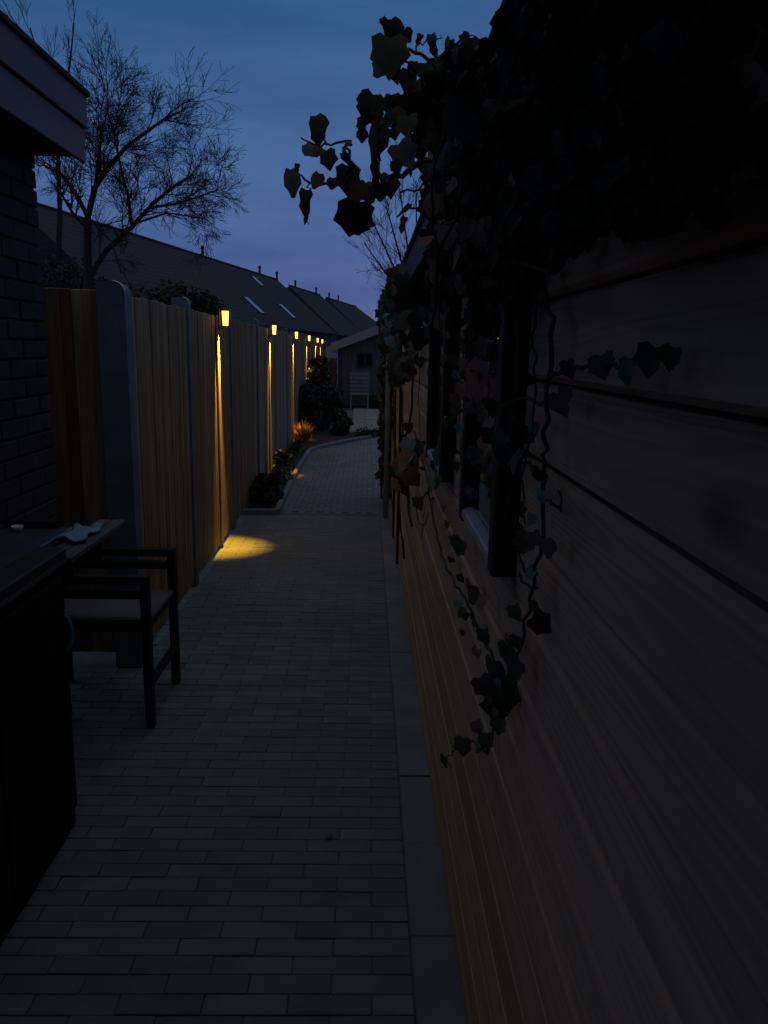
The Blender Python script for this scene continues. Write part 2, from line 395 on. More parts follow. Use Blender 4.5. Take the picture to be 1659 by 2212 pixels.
# planting bed with kerb stones
bed = quad_sheet('planting_bed', bed_poly, .02, 'bedsoil')
def kerb(p, q):
    p = Vector(p); q = Vector(q); L = (q-p).length; n = max(1, round(L/.5)); d = (q-p)/n
    for i in range(n):
        a = p+d*i; m_ = a+d/2; h = (d.length-.006)/2
        MB().box(-h, h, -.025, .025, -.1, .055, bev=.006, rot=Matrix.Rotation(math.atan2(d.y, d.x), 3, 'Z')).build('kerb_stone', 'edging', bed, loc=(m_.x, m_.y, random.gauss(0, .002)))
kp = [(-1.2, 7.14), (-.84, 7.17), (-.87, 8.44), (-.89, 10.15), (-.875, 11.8), (-.70, 12.34), (-.27, 13.16), (.31, 14.35), (2.2, 15.64)]
for a, b in zip(kp[:-1], kp[1:]): kerb(a, b)

# ================================================================== LEFT: house corner, fence, lanterns
WX = atY(95, 600, 3.05).x      # side wall plane of the house
house = thing('brick_house', 'dark brick house corner at the left edge with a boarded eave above', 'house', (WX, 3.05, 0))
MB().box(WX-4, WX-.012, 1.55, 3.04, 0, 2.26).build('wall', 'mortar', house, loc=(-WX, -3.05, 0))
hb = MB().box(0, .03, -.104, .104, -.0295, .0295, bev=.003).mesh('brick', 'hbrick')
hbh = MB().box(0, .03, -.049, .049, -.0295, .0295, bev=.003).mesh('half_brick', 'hbrick')
for c in range(33):
    z = .035+c*.068
    if c % 2:
        place('brick', hbh, house, (-.034, -.05, z))
        ys = [-.211-i*.216 for i in range(4)]
    else: ys = [-.105-i*.216 for i in range(4)]
    for yv in ys: place('brick', hb, house, (-.034+random.gauss(0, .0012), yv, z), (0, 0, random.gauss(0, .006)))
# eave: two fascia boards, soffit, roof
EX = -1.05
MB().box(EX-.03, EX, 1.45, 3.10, 2.335, 2.445, bev=.003).build('fascia_board', 'fascia', house, loc=(-WX, -3.05, 0))
MB().box(EX-.03, EX-.012, 1.45, 3.095, 2.215, 2.332, bev=.003).build('fascia_board', 'fascia', house, loc=(-WX, -3.05, 0))
MB().box(WX-.3, EX-.03, 1.45, 3.09, 2.235, 2.25).build('soffit', 'soffit', house, loc=(-WX, -3.05, 0))
MB().box(WX-.3, EX-.031, 3.065, 3.092, 2.25, 2.43).build('end_board', 'soffit', house, loc=(-WX, -3.05, 0))
MB().prism([(EX-.02, 2.44), (EX+.012, 2.446), (EX+.012, 2.462), (WX-4, 2.62), (WX-4, 2.57)], 'y', 1.43, 3.11).build('roof', 'roofing', house, loc=(-WX, -3.05, 0))

# boarded fence -----------------------------------------------------
fence = thing('board_fence', 'tall fence of narrow upright boards with grey posts along the path', 'fence', (fx(3.6), 3.6, 0))
FO = Vector((fx(3.6), 3.6, 0))
posts = [3.62, 4.92, 6.56, 8.34, 10.12, 11.9, 13.68, 15.46, 17.24, 19.02, 20.8, 22.58, 24.4]
FH = 1.80
sl = MB().box(-.018, 0, -.0335, .0335, .04, FH-.02, bev=.004).mesh('slat', 'slat')
ang = math.atan(.0163)
nslat = 0
for i in range(len(posts)-1):
    a, b = posts[i]+.05, posts[i+1]-.05
    pn = bpy.data.objects.new('fence_panel', None); COL.objects.link(pn); pn.parent = fence
    pn.location = (fx(a)-FO.x, a-FO.y, 0); pn.rotation_euler = (0, 0, ang)
    L = b-a; n = int(L/.0735); st = L/n
    MB().box(-.05, -.0195, 0, L, .35, .43).box(-.05, -.0195, 0, L, 1.35, 1.43).box(-.022, -.0188, .0, L, .05, FH-.05).build('rail', 'slat_old', pn)
    if a < 14:
        for k in range(n):
            if nslat >= 280: break
            place('slat', sl, pn, (random.gauss(0, .0012), (k+.5)*st, random.gauss(0, .003)), (0, random.gauss(0, .002), random.gauss(0, .012)))
            nslat += 1
    else:
        mm = MB()
        for k in range(n):
            mm.box(-.018, 0, (k+.5)*st-.0335, (k+.5)*st+.0335, .04, FH-.02+random.gauss(0, .003))
        mm.build('slats', 'slat', pn, kind='stuff')
def post_mb(w, d, h, r=.045):
    """flat post with one rounded shoulder"""
    poly = [(-w/2, 0), (w/2, 0)]+[(w/2-r+r*math.cos(t), h-r+r*math.sin(t)) for t in np.linspace(0, PI/2, 6)]+[(-w/2, h)]
    return MB().prism(poly, 'y', -d/2, d/2)
for i, yv in enumerate(posts):
    if i == 0:
        xr = -1.088; xl = -1.215
        p = post_mb(xr-xl, .10, 1.83, .05).build('post', 'post', fence, loc=((xr+xl)/2-FO.x, yv-FO.y, 0))
        p['label'] = 'broad grey end post with a rounded top corner'
        q = MB().tube([(t[0], 0, t[1]) for t in [((xr-xl)/2+.001, 1.725)]+[((xr-xl)/2-.05+.051*math.cos(t), 1.78+.051*math.sin(t)) for t in np.linspace(0, PI/2, 6)]], .004).build('cap', 'postcap', p, loc=(0, -.05, 0))
    else:
        p = post_mb(.10, .085, 1.845, .03).build('post', 'post', fence, loc=(fx(yv)-.036-FO.x, yv-FO.y, 0))
        MB().tube([(.021+.031*math.cos(t), 0, 1.814+.031*math.sin(t)) for t in np.linspace(-.3, PI/2, 6)], .004).build('cap', 'postcap', p, loc=(0, -.0425, 0))
# gate that closes the gap between house and fence, facing the viewer
gx0, gx1, gy = -1.72, -1.222, 3.66
gate = thing('wooden_gate', 'brown board gate facing us between the brick house and the fence', 'gate', (gx0, gy, 0))
w = .098
for k, (wid, mt, nm) in enumerate([(.12, 'slat_old', 'board'), (.12, 'slat_old', 'board'), (.07, 'slat_old', 'board'), (.05, 'gate_red', 'board'), (.137, 'slat', 'board')]):
    xs = [0, .122, .244, .316, .368][k]
    o = MB().box(xs, xs+wid, -.022, 0, .05, 1.80+random.gauss(0, .003), bev=.004).build('board', mt, gate)
    if mt == 'gate_red': o['label'] = 'narrow reddish brown board'
MB().box(0, .47, .002, .04, .4, .48).build('rail', 'slat_old', gate); MB().box(0, .47, .002, .04, 1.4, 1.48).build('rail', 'slat_old', gate)

# battens that carry the lanterns
for yv in (5.93, 9.47, 13.02, 16.6, 20.3, 23.2):
    MB().box(.0008, .013, -.045, .045, .03, FH-.015, bev=.003).build('batten', 'batten', fence, loc=(fx(yv)-FO.x, yv-FO.y, 0)).rotation_euler = (0, 0, ang)
# wall lanterns ------------------------------------------------------
lamps = [5.93, 9.47, 13.02, 16.6, 20.3, 23.2]
LZ = 1.765
def lantern_parts():
    d = {}
    d['back_plate'] = MB().box(.0, .012, -.03, .03, -.085, .06, bev=.003).mesh('back_plate', 'lampmetal')
    d['arm'] = MB().box(.012, .030, -.008, .008, .045, .050).mesh('arm', 'lampmetal')
    # tapered glass body, wider on top
    def fr(z0, z1, r0, r1, cx=.052):
        v = [(cx+sx_*r0, sy*r0, z0) for sx_, sy in ((-1, -1), (1, -1), (1, 1), (-1, 1))]+[(cx+sx_*r1, sy*r1, z1) for sx_, sy in ((-1, -1), (1, -1), (1, 1), (-1, 1))]
        return v, [(0, 3, 2, 1), (4, 5, 6, 7)]+[(i, (i+1) % 4, 4+(i+1) % 4, 4+i) for i in range(4)]
    g = MB(); g.add(*fr(-.055, .050, .017, .022)); d['lamp_glass'] = g.mesh('lamp_glass', 'lampglass')
    c = MB(); c.add(*fr(.051, .060, .028, .028)); c.add(*fr(.060, .078, .025, .008)); d['cap'] = c.mesh('cap', 'lampmetal')
    # open bottom ring so light falls through
    r = MB()
    for s1 in (-1, 1):
        r.box(.052-.028, .052+.028, s1*.0245-.003, s1*.0245+.003, -.066, -.056)
        r.box(.052+s1*.0245-.003, .052+s1*.0245+.003, -.021, .021, -.066, -.056)
    d['base_ring'] = r.mesh('base_ring', 'lampmetal')
    return d
LP = lantern_parts()
lab = ['lit wall lantern nearest to us, high on the fence', 'lit wall lantern second along the fence, above the green bed plants',
       'lit wall lantern third along the fence, above the dry grass tuft', 'lit wall lantern fourth along the fence, above the shrubs',
       'lit wall lantern fifth along the fence, next to last', 'lit wall lantern at the far end of the fence']
for i, yv in enumerate(lamps):
    t = thing('wall_lantern', lab[i], 'wall lamp', (fx(yv)+.0145, yv, LZ), ang, 'lit lanterns along the fence')
    for nm, me in LP.items(): place(nm, me, t)
    ld = bpy.data.lights.new('lantern_light', 'SPOT'); ld.energy = 520; ld.color = (1, .52, .02)
    ld.spot_size = math.radians(30); ld.spot_blend = 1.0; ld.shadow_soft_size = .012
    lo = bpy.data.objects.new('lantern_light', ld); COL.objects.link(lo); lo.parent = t
    lo.location = (.030, 0, -.068); lo.rotation_euler = (0, math.radians(5), 0); lo.scale = (1.25, 1, 1)

# ================================================================== RIGHT: log cabin
CX = .255; CY0, CY1 = -1.8, 7.95
cabin = thing('log_cabin', 'timber cabin wall of horizontal planks close on the right, under a dark eave', 'cabin', (CX, 3, 0))
OFF = (-CX, -3, 0)
wins = [(1.24, 1.72), (2.19, 2.76)]
WZ0, WZ1 = 1.185, 1.745
def plank(y0, y1, z0, z1):
    pr = random.uniform(-.0015, .0015); low = z0 < .75; ch = random.uniform(.003, .004) if low else random.uniform(.007, .012); g = .0008 if low else random.choice((.0015, .0022, .0035)); pr = pr*(.3 if low else 1)
    x = CX+pr
    poly = [(x+.03, z0+g), (x+ch*1.1, z0+g), (x, z0+ch), (x, z1-ch*1.3), (x+.001, z1-ch), (x+ch*1.3, z1-g), (x+.03, z1-g)]
    L = y1-y0
    o = MB().prism(poly, 'y', -L/2, L/2).build('plank', 'plank', cabin, loc=(-CX, (y0+y1)/2-3, 0))
    return o
z = .839-7*.113-.066
edges = [.015]+[.795+.12*k for k in range(-6, 9)]
edges = [e for e in edges if e < 1.80]
edges[-1] = 1.80 if 1.80-edges[-1] < .06 else edges[-1]
if edges[-1] < 1.79: edges.append(1.80)
for z0, z1 in zip(edges[:-1], edges[1:]):
    segs = [(CY0, CY1)]
    for a, b in wins:
        if z1 > WZ0+.01 and z0 < WZ1-.01:
            segs = [s for sg in segs for s in ([(sg[0], a), (b, sg[1])] if sg[0] < a and sg[1] > b else [sg])]
    for a, b in segs: plank(a, b, z0, z1)
core = MB()
prev = CY0+.02
for a, b in wins: core.box(CX+.03, CX+.06, prev, a-.0, 0, 1.80); prev = b
core.box(CX+.03, CX+.06, prev, CY1-.02, 0, 1.80)
for a, b in wins: core.box(CX+.031, CX+.061, a, b, 0, WZ0); core.box(CX+.031, CX+.061, a, b, WZ1, 1.80)
core.box(CX+.06, 3.4, CY1-.05, CY1-.02, 0, 1.80); core.box(CX+.06, 3.4, CY0+.02, CY0+.05, 0, 1.8); core.box(3.37, 3.4, CY0+.05, CY1-.05, 0, 1.8)
core.build('wall_core', 'core', cabin, loc=OFF)
# end boards at the far corner
MB().box(CX-.018, CX+.06, CY1-.002, CY1+.03, .0, 1.80, bev=.003).build('corner_board', 'darkwood', cabin, loc=OFF)
for a, b in wins:
    t = .045
    wd = bpy.data.objects.new('window', None); COL.objects.link(wd); wd.parent = cabin; wd.location = (0, (a+b)/2-3, 0)
    h = (b-a)/2
    MB().box(-.042, .05, -h, -h+t, WZ0, WZ1, bev=.003).box(-.042, .05, h-t, h, WZ0, WZ1, bev=.003).box(-.04, .05, -h+t, h-t, WZ1-t, WZ1, bev=.003).box(-.030, .05, -h+t, h-t, WZ0, WZ0+.03, bev=.003).build('frame', 'darkwood', wd)
    MB().box(-.022, -.016, -h+t, h-t, WZ0+.045, WZ1-t).build('pane', 'glass', wd)
    s_ = MB().prism([(-.040, WZ0+.026), (-.040, WZ0+.012), (-.034, WZ0+.0305), (.003, WZ0+.0375), (.003, WZ0+.04)], 'y', -h+t+.001, h-t-.001).build('sill', 'sill', wd)
# roof: fascia on the eave, soffit, roofing sloping up to the right
MB().box(.14, .165, CY0, CY1+.12, 1.795, 1.893, bev=.003).build('fascia', 'darkwood', cabin, loc=OFF)
MB().box(.165, CX+.08, CY0, CY1+.1, 1.80, 1.815).build('soffit', 'darkwood', cabin, loc=OFF)
MB().prism([(.13, 1.893), (.13, 1.905), (1.8, 2.30), (3.6, 1.9), (3.6, 1.885), (1.8, 2.285), (.2, 1.893)], 'y', CY0-.05, CY1+.14).build('roof', 'roofing', cabin, loc=OFF)
# downpipe at the far end, slim stakes
dp = MB().tube([(.19, 7.1, .0), (.19, 7.1, 1.72), (.18, 7.1, 1.80)], .026, 10)
dpo = dp.build('downpipe', 'pipe', cabin, loc=OFF, smooth=True)
for zz in (.5, 1.3): MB().box(.16, .255, 7.085, 7.115, zz, zz+.03).build('bracket', 'pipe', dpo)
st = MB().tube([(.24, 5.5, 0), (.238, 5.45, .8), (.225, 5.4, 1.75)], [.011, .010, .008], 6).build('plant_stake', 'stake'); tag(st, 'thin dark stake leaning against the cabin planks before the downpipe', 'stake')
st = MB().tube([(.236, 6.3, 0), (.232, 6.28, .8), (.22, 6.3, 1.7)], [.010, .009, .008], 6).build('plant_stake', 'stake'); tag(st, 'dark stake at the cabin beside the grey downpipe', 'stake')

# ================================================================== climbing plants
def leaf_mesh(m, shape, fold, curl):
    if shape == 0:   # five lobes
        o = [(0, 0), (.24, -.12), (.47, .02), (.45, .26), (.52, .54), (.30, .68), (.03, .98), (-.26, .70), (-.54, .50), (-.43, .24), (-.48, .04), (-.26, -.10)]
    elif shape == 1:  # three lobes
        o = [(0, 0), (.26, -.09), (.46, .14), (.50, .46), (.31, .62), (.10, .92), (-.08, .90), (-.30, .64), (-.52, .46), (-.45, .12), (-.24, -.10)]
    else:             # drying, narrow
        o = [(0, 0), (.20, -.06), (.30, .22), (.22, .52), (.27, .74), (.02, 1.05), (-.20, .76), (-.17, .5), (-.28, .24), (-.2, -.05)]
    def zf(x, y): return abs(x)*fold - curl*y*y + .05*math.sin(7*y+5*x)
    v = [(x, y-.35, zf(x, y)) for x, y in o]+[(0, .3-.35, zf(0, .3)), (0, .62-.35, zf(0, .62))]
    n = len(o); f = []
    for i in range(n):
        j = (i+1) % n
        my = (o[i][1]+o[j][1])/2
        f.append((i, j, n+1 if my > .5 else n))
    # close the midrib gap
    for side in (1, -1):
        best = None
        for i in range(n):
            j = (i+1) % n
        # faces switch from lower to upper hub where neighbours differ
    hub = [n+1 if (o[i][1]+o[(i+1) % n][1])/2 > .5 else n for i in range(n)]
    for i in range(n):
        if hub[i] != hub[(i+1) % n]: f.append(((i+1) % n, hub[(i+1) % n], hub[i]))
    me = bpy.data.meshes.new('leaf'); me.from_pydata(v, [], f); me.update()
    for p_ in me.polygons: p_.use_smooth = True
    me.materials.append(MAT[m])
    return me
LEAF = {}
for tone in ('dark', 'green', 'pale', 'brown'):
    LEAF[tone] = [leaf_mesh('leaf_'+tone, s, fo, cu) for s, fo, cu in ((0, .22, .25), (1, -.2, .1), (0, .45, .4), (2, .35, .5))]
def add_leaf(parent, p, size, tone, face=None, tilt=None, shape=None, wide=1.0, down=True):
    me = random.choice(LEAF[tone][:3]) if shape is None else LEAF[tone][shape]
    face = Vector(face) if face is not None else Vector((-.6, -.7, .25))
    nrm = (face.normalized()+Vector((random.gauss(0, .3), random.gauss(0, .3), random.gauss(0, .3)))).normalized()
    tip = Vector((random.gauss(0, .45), random.gauss(0, .3), -1)) if tilt is None else Vector(tilt)
    yv = (tip-nrm*tip.dot(nrm)).normalized(); xv = yv.cross(nrm)
    R = Matrix((xv, yv, nrm)).transposed()
    o = bpy.data.objects.new('leaf', me); COL.objects.link(o); o.parent = parent
    o.matrix_local = Matrix.Translation(Vector(p)-parent.location) @ R.to_4x4() @ Matrix.Diagonal((size*wide, size, size, 1))
    return o
def stem(parent, pts, r0_, r1_, wob=.006, name='stem'):
    pts = [Vector(p) for p in pts]; out = []
    for i in range(len(pts)-1):
        for k in range(4):
            t = k/4; q = pts[i].lerp(pts[i+1], t)
            if i or k: q = q+Vector((random.gauss(0, wob), random.gauss(0, wob), random.gauss(0, wob)))
            out.append(q)
    out.append(pts[-1])
    rad = [r0_+(r1_-r0_)*i/(len(out)-1) for i in range(len(out))]
    return MB().tube([q-parent.location for q in out], rad, 6).build(name, 'vine', parent)

# --- 1. ivy over the eave, with sprays that reach out over the path
ivy = thing('ivy', 'big ivy over the cabin eave with ragged sprays against the evening sky', 'ivy', (.2, 1.7, 1.85))
def c2(x, y, Y): return atY(604.8+x*.4167, y*.4167, Y)
SY = 1.75
sprays = [
    ([(1010, 800), (830, 830), (700, 860), (560, 940), (480, 985), (420, 960), (330, 965), (240, 960), (170, 950), (100, 905)], .009, .002),
    ([(560, 950), (490, 880), (500, 820), (510, 700), (520, 620), (470, 560)], .006, .002),
    ([(330, 960), (360, 870), (350, 760), (370, 735), (240, 748), (160, 740), (110, 715)], .005, .0015),
    ([(240, 750), (225, 680), (205, 640)], .003, .0015),
    ([(900, 420), (830, 340), (700, 270), (650, 240), (610, 170), (540, 115)], .006, .0015),
    ([(900, 480), (760, 480), (620, 490), (540, 520), (480, 540)], .007, .002),
    ([(700, 280), (720, 215), (790, 215), (830, 185)], .003, .001),
    ([(860, 300), (900, 240), (960, 210), (1010, 185)], .004, .001),
    ([(170, 950), (150, 990), (135, 1060), (150, 1165)], .0022, .001),
    ([(400, 970), (380, 1060), (375, 1110)], .003, .0015),
    ([(620, 1000), (760, 995), (800, 990)], .003, .002), ([(650, 1070), (700, 1085), (780, 1085)], .003, .002),
    ([(480, 985), (470, 1080), (475, 1100)], .003, .0012),
    ([(750, 480), (690, 330), (640, 300)], .004, .002), ([(700, 860), (660, 700), (640, 560), (660, 420)], .005, .002),
    ([(830, 830), (780, 700), (770, 640)], .004, .002),
]
for pts, ra, rb in sprays:
    Yb = SY+random.uniform(-.06, .06)
    stem(ivy, [c2(x, y, Yb+random.gauss(0, .015)) for x, y in pts], ra*.8, rb, .003)
LFS = [(570, 270, 175, 'dark', 0, 1.0), (535, 330, 120, 'dark', 1, 1), (600, 380, 70, 'dark', 2, 1), (590, 145, 105, 'dark', 1, .9), (540, 115, 55, 'dark', 3, 1.2), (655, 180, 65, 'dark', 1, 1), (725, 195, 45, 'dark', 3, 1.3), (790, 215, 85, 'pale', 3, 1.0),
       (880, 243, 85, 'dark', 3, 1), (965, 200, 80, 'dark', 3, 1.1), (1020, 220, 60, 'dark', 1, 1), (470, 550, 140, 'dark', 0, .9), (440, 520, 80, 'dark', 1, 1), (200, 640, 105, 'dark', 1, .9), (195, 700, 85, 'dark', 0, .8), (150, 770, 78, 'pale', 1, .9), (195, 780, 60, 'dark', 1, 1), (250, 818, 92, 'pale', 0, .9),
       (60, 935, 135, 'pale', 1, .62), (90, 865, 40, 'dark', 3, 1.2), (190, 930, 80, 'brown', 1, .9), (135, 1020, 105, 'dark', 3, 1.1), (140, 1105, 80, 'dark', 3, .6), (355, 925, 135, 'green', 0, .95), (395, 985, 110, 'brown', 1, 1), (385, 1120, 175, 'green', 0, 1.05), (420, 1160, 100, 'green', 1, 1), (430, 650, 75, 'pale', 2, .8), (425, 700, 60, 'dark', 1, 1),
       (495, 720, 170, 'dark', 1, .8), (530, 640, 110, 'dark', 0, 1), (590, 690, 55, 'dark', 1, 1), (640, 790, 130, 'pale', 0, 1), (710, 745, 130, 'dark', 1, 1), (772, 690, 130, 'dark', 3, .9), (650, 560, 130, 'dark', 0, 1), (580, 540, 110, 'dark', 1, 1), (600, 610, 110, 'dark', 1, 1), (655, 400, 95, 'dark', 1, 1), (700, 470, 120, 'dark', 0, 1), (760, 365, 90, 'dark', 1, 1), (690, 345, 60, 'dark', 1, 1),
       (495, 890, 130, 'dark', 3, .7), (455, 990, 105, 'brown', 1, 1), (520, 985, 90, 'dark', 1, 1), (570, 950, 110, 'brown', 0, .9), (350, 745, 60, 'dark', 3, .9), (830, 780, 80, 'dark', 2, 1), (345, 820, 90, 'dark', 3, .8), (270, 945, 60, 'dark', 1, 1), (600, 860, 70, 'dark', 1, 1), (680, 860, 60, 'dark', 3, 1), (740, 850, 70, 'dark', 1, 1),
       (770, 590, 90, 'dark', 1, 1), (720, 620, 110, 'dark', 0, 1), (660, 640, 110, 'dark', 0, 1), (790, 420, 120, 'dark', 0, 1), (740, 530, 130, 'dark', 1, 1), (640, 1080, 90, 'dark', 1, 1), (640, 1150, 70, 'dark', 3, 1)]
nleaf = 0
for x, y, s, tone, sh, wd in LFS:
    Yl = SY+random.uniform(-.06, .05)
    add_leaf(ivy, c2(x, y, Yl), s*.4167/1659*Yl*1.05, tone, face=(-.15, -1, .1), shape=sh, wide=wd, tilt=(random.gauss(0, .35), 0, -1)); nleaf += 1
def eave_ok(p):
    x, Y, z = p
    if x < .088*Y+random.gauss(0, .012) or z-1.557 > .338*Y+random.gauss(0, .010): return False
    if z-1.557 < .125*Y-abs(random.gauss(0, .025))*Y: return False
    if x > .30 or (z < 1.80 and x > .215): return False
    if .72 < Y < 1.12 and z < 1.79 and random.random() < .93: return False
    if 1.785 < z < 1.915 and .132 < x: return False
    if z > 1.9 and z < 1.915+(x-.13)*.24 and x > .13: return False
    return True
def eave_leaf_pos():
    while True:
        Y = random.uniform(.75, 2.5)
        p = Vector((random.uniform(.07, .27), Y, random.uniform(1.64, 2.3)))
        if eave_ok(p): return p
more = []
while nleaf < 285:
    p = eave_leaf_pos()
    tone = random.choices(('dark', 'green', 'pale', 'brown'), (.80, .08, .03, .09))[0]
    add_leaf(ivy, p, random.uniform(.03, .055), tone, face=(-.7, -.45, .3)); nleaf += 1
# the remaining leaves of the mass as one body
def leaf_mass(name, parent, pos, sizes, m, face=(-.6, -.5, .3)):
    V = []; F = []; o = 0
    shapes = [LEAF['dark'][0], LEAF['dark'][1], LEAF['dark'][2]]
    base = [([tuple(v.co) for v in me.vertices], [tuple(p.vertices) for p in me.polygons]) for me in shapes]
    for p, s in zip(pos, sizes):
        nrm = (Vector(face).normalized()+Vector((random.gauss(0, .45), random.gauss(0, .45), random.gauss(0, .45)))).normalized()
        tip = Vector((random.gauss(0, .5), random.gauss(0, .5), -1)); yv = (tip-nrm*tip.dot(nrm)).normalized(); xv = yv.cross(nrm)
        R = Matrix((xv, yv, nrm)).transposed()
        vv, ff = random.choice(base)
        V += [tuple(R @ (Vector(q)*s)+p-parent.location) for q in vv]; F += [tuple(i+o for i in q) for q in ff]; o += len(vv)
    me = bpy.data.meshes.new(name); me.from_pydata(V, [], F); me.update(); me.materials.append(MAT[m])
    for p_ in me.polygons: p_.use_smooth = True
    ob = bpy.data.objects.new(name, me); COL.objects.link(ob); ob.parent = parent; ob['kind'] = 'stuff'
    return ob
pos = [eave_leaf_pos() for _ in range(4200)]
# the hanging fringe nearer to us, under the eave
for _ in range(600):
    Y = random.uniform(.42, .82); x = random.uniform(.125, .215); zl = 1.665+.025*math.sin(Y*9)
    z = zl+abs(random.gauss(0, .07))
    if z < 1.785: pos.append(Vector((x, Y, z)))
for _ in range(420):
    Y = random.uniform(.5, 1.05); x = random.uniform(.100, .133); z = random.uniform(1.76, 1.91)
    if (z-1.557)/x < 2.42+random.gauss(0, .08): pos.append(Vector((x, Y, z)))
leaf_mass('leaves', ivy, pos, [random.uniform(.016, .038)*(1 if p_.y > .95 else .7) for p_ in pos], 'leaf_dark')
pos = [p for p in (eave_leaf_pos() for _ in range(1500)) if p.x < .2]
leaf_mass('dry_leaves', ivy, pos, [random.uniform(.018, .04)*(1 if p_.y > .95 else .7) for p_ in pos], 'leaf_brown')
for _ in range(70):
    p = eave_leaf_pos(); q = p+Vector((random.gauss(-.015, .03), random.gauss(.05, .15), random.gauss(-.10, .09)))
    if q.x < .21 and q.z < 1.557+.30*q.y: stem(ivy, [p, p.lerp(q, .5)+Vector((random.gauss(0, .02), random.gauss(0, .03), random.gauss(0, .03))), q], .0026, .0013, .004)
for a, b, c in ((.9, 1.73, .62), (1.2, 1.70, .9), (.7, 1.75, .75)):
    stem(ivy, [(.20, a, 1.80), (.19, (a+c)/2+.15, 1.70), (.2, c, b-.06), (.2, c-.12, b+.02)], .0035, .002, .004)

# --- 2. bare climbing vine trailing over the planks beside the near window
vine = thing('climbing_vine', 'thin climbing vine with brown and green leaves trailing down the planks by the near window', 'climbing vine', (.2, 1.3, 1.2))
def wp(x, y, X=.227): return atX(x, y, X)
stem(vine, [wp(x, y) for x, y in [(1168, 500), (1172, 600), (1192, 690), (1186, 820), (1178, 930), (1178, 1000), (1172, 1130), (1156, 1260), (1130, 1370), (1100, 1450), (1072, 1530), (1058, 1600), (1052, 1630)]], .0038, .0018, .0025)
stem(vine, [wp(x, y) for x, y in [(895, 930), (925, 1050), (940, 1130), (955, 1200), (985, 1260), (1010, 1310), (1040, 1370), (1065, 1420), (1078, 1450)]], .004, .003, .003)
stem(vine, [wp(x, y) for x, y in [(1052, 1625), (1020, 1600), (985, 1615), (965, 1640), (972, 1660)]], .0025, .0012, .002)
stem(vine, [wp(x, y) for x, y in [(1186, 815), (1235, 790), (1290, 785), (1340, 790), (1400, 775), (1450, 760)]], .003, .0015, .002)
stem(vine, [wp(x, y) for x, y in [(1178, 870), (1130, 860), (1090, 880), (1040, 870)]], .003, .0015, .003)
stem(vine, [wp(x, y) for x, y in [(1178, 1030), (1130, 1010), (1095, 960), (1080, 900)]], .003, .0015, .003)
stem(vine, [wp(x, y) for x, y in [(1160, 1240), (1135, 1230), (1120, 1200), (1128, 1170)]], .0025, .0015, .002)
stem(vine, [wp(x, y) for x, y in [(1160, 1270), (1130, 1262), (1122, 1235)]], .0025, .0015, .002)
stem(vine, [wp(x, y) for x, y in [(1178, 1080), (1215, 1100), (1205, 1060)]], .0025, .0012, .002)
stem(vine, [wp(x, y) for x, y in [(925, 1060), (900, 1100), (905, 1130), (918, 1135), (925, 1110)]], .003, .0015, .002)
stem(vine, [wp(x, y) for x, y in [(915, 1132), (910, 1165)]], .002, .001, .001)
VL = [(1228, 795, 42, 'dark'), (1300, 785, 60, 'green'), (1355, 800, 62, 'green'), (1405, 775, 66, 'dark'), (1450, 770, 50, 'green'), (1212, 872, 55, 'brown'), (1222, 850, 36, 'brown'),
      (1180, 1182, 48, 'brown'), (1135, 1170, 50, 'brown'), (1015, 1280, 66, 'brown'), (1042, 1300, 40, 'brown'), (992, 1180, 46, 'green'), (980, 1165, 26, 'pale'), (905, 1085, 30, 'green'), (930, 1045, 36, 'pale'), (950, 985, 40, 'pale'), (940, 1010, 30, 'green'),
      (1166, 1345, 52, 'dark'), (1150, 1310, 34, 'green'), (1090, 1405, 48, 'green'), (1062, 1450, 74, 'dark'), (1112, 1440, 58, 'dark'), (1045, 1480, 48, 'dark'), (1080, 1505, 82, 'dark'), (1095, 1390, 50, 'brown'), (1068, 1530, 60, 'dark'), (1000, 1610, 40, 'dark'), (1040, 1600, 44, 'dark'), (960, 1645, 30, 'green'),
      (1040, 800, 78, 'brown'), (1030, 840, 60, 'brown'), (1062, 830, 60, 'brown'), (1010, 790, 50, 'brown'), (960, 650, 62, 'brown'), (950, 690, 46, 'brown'), (1020, 640, 60, 'dark'), (1050, 700, 60, 'dark'), (1035, 610, 70, 'dark'), (1000, 600, 62, 'dark'), (1075, 570, 60, 'dark'), (1095, 620, 46, 'dark'), (1050, 640, 44, 'dark'),
      (1035, 760, 60, 'dark'), (1060, 770, 46, 'dark'), (1000, 745, 40, 'dark'), (1100, 900, 46, 'dark'), (1065, 940, 50, 'dark'), (1110, 930, 44, 'dark'), (1140, 940, 40, 'dark'), (1150, 920, 36, 'pale'), (1075, 1010, 48, 'brown'), (1040, 985, 44, 'brown'), (1120, 1100, 36, 'dark'), (1145, 1120, 30, 'pale'),
      (1010, 560, 60, 'pale'), (985, 575, 60, 'dark'), (1210, 520, 46, 'dark'), (1225, 495, 64, 'dark'), (1240, 535, 40, 'dark'), (1250, 500, 60, 'dark')]
for x, y, s, tone in VL:
    p = wp(x, y, .222 if x > 1000 else .215)
    # size from how far along the wall the leaf sits
    add_leaf(vine, p, s/1659*p.length**0*((p-EYE).length)*1.0, tone, face=(-.75, -.6, .1), wide=1.0)

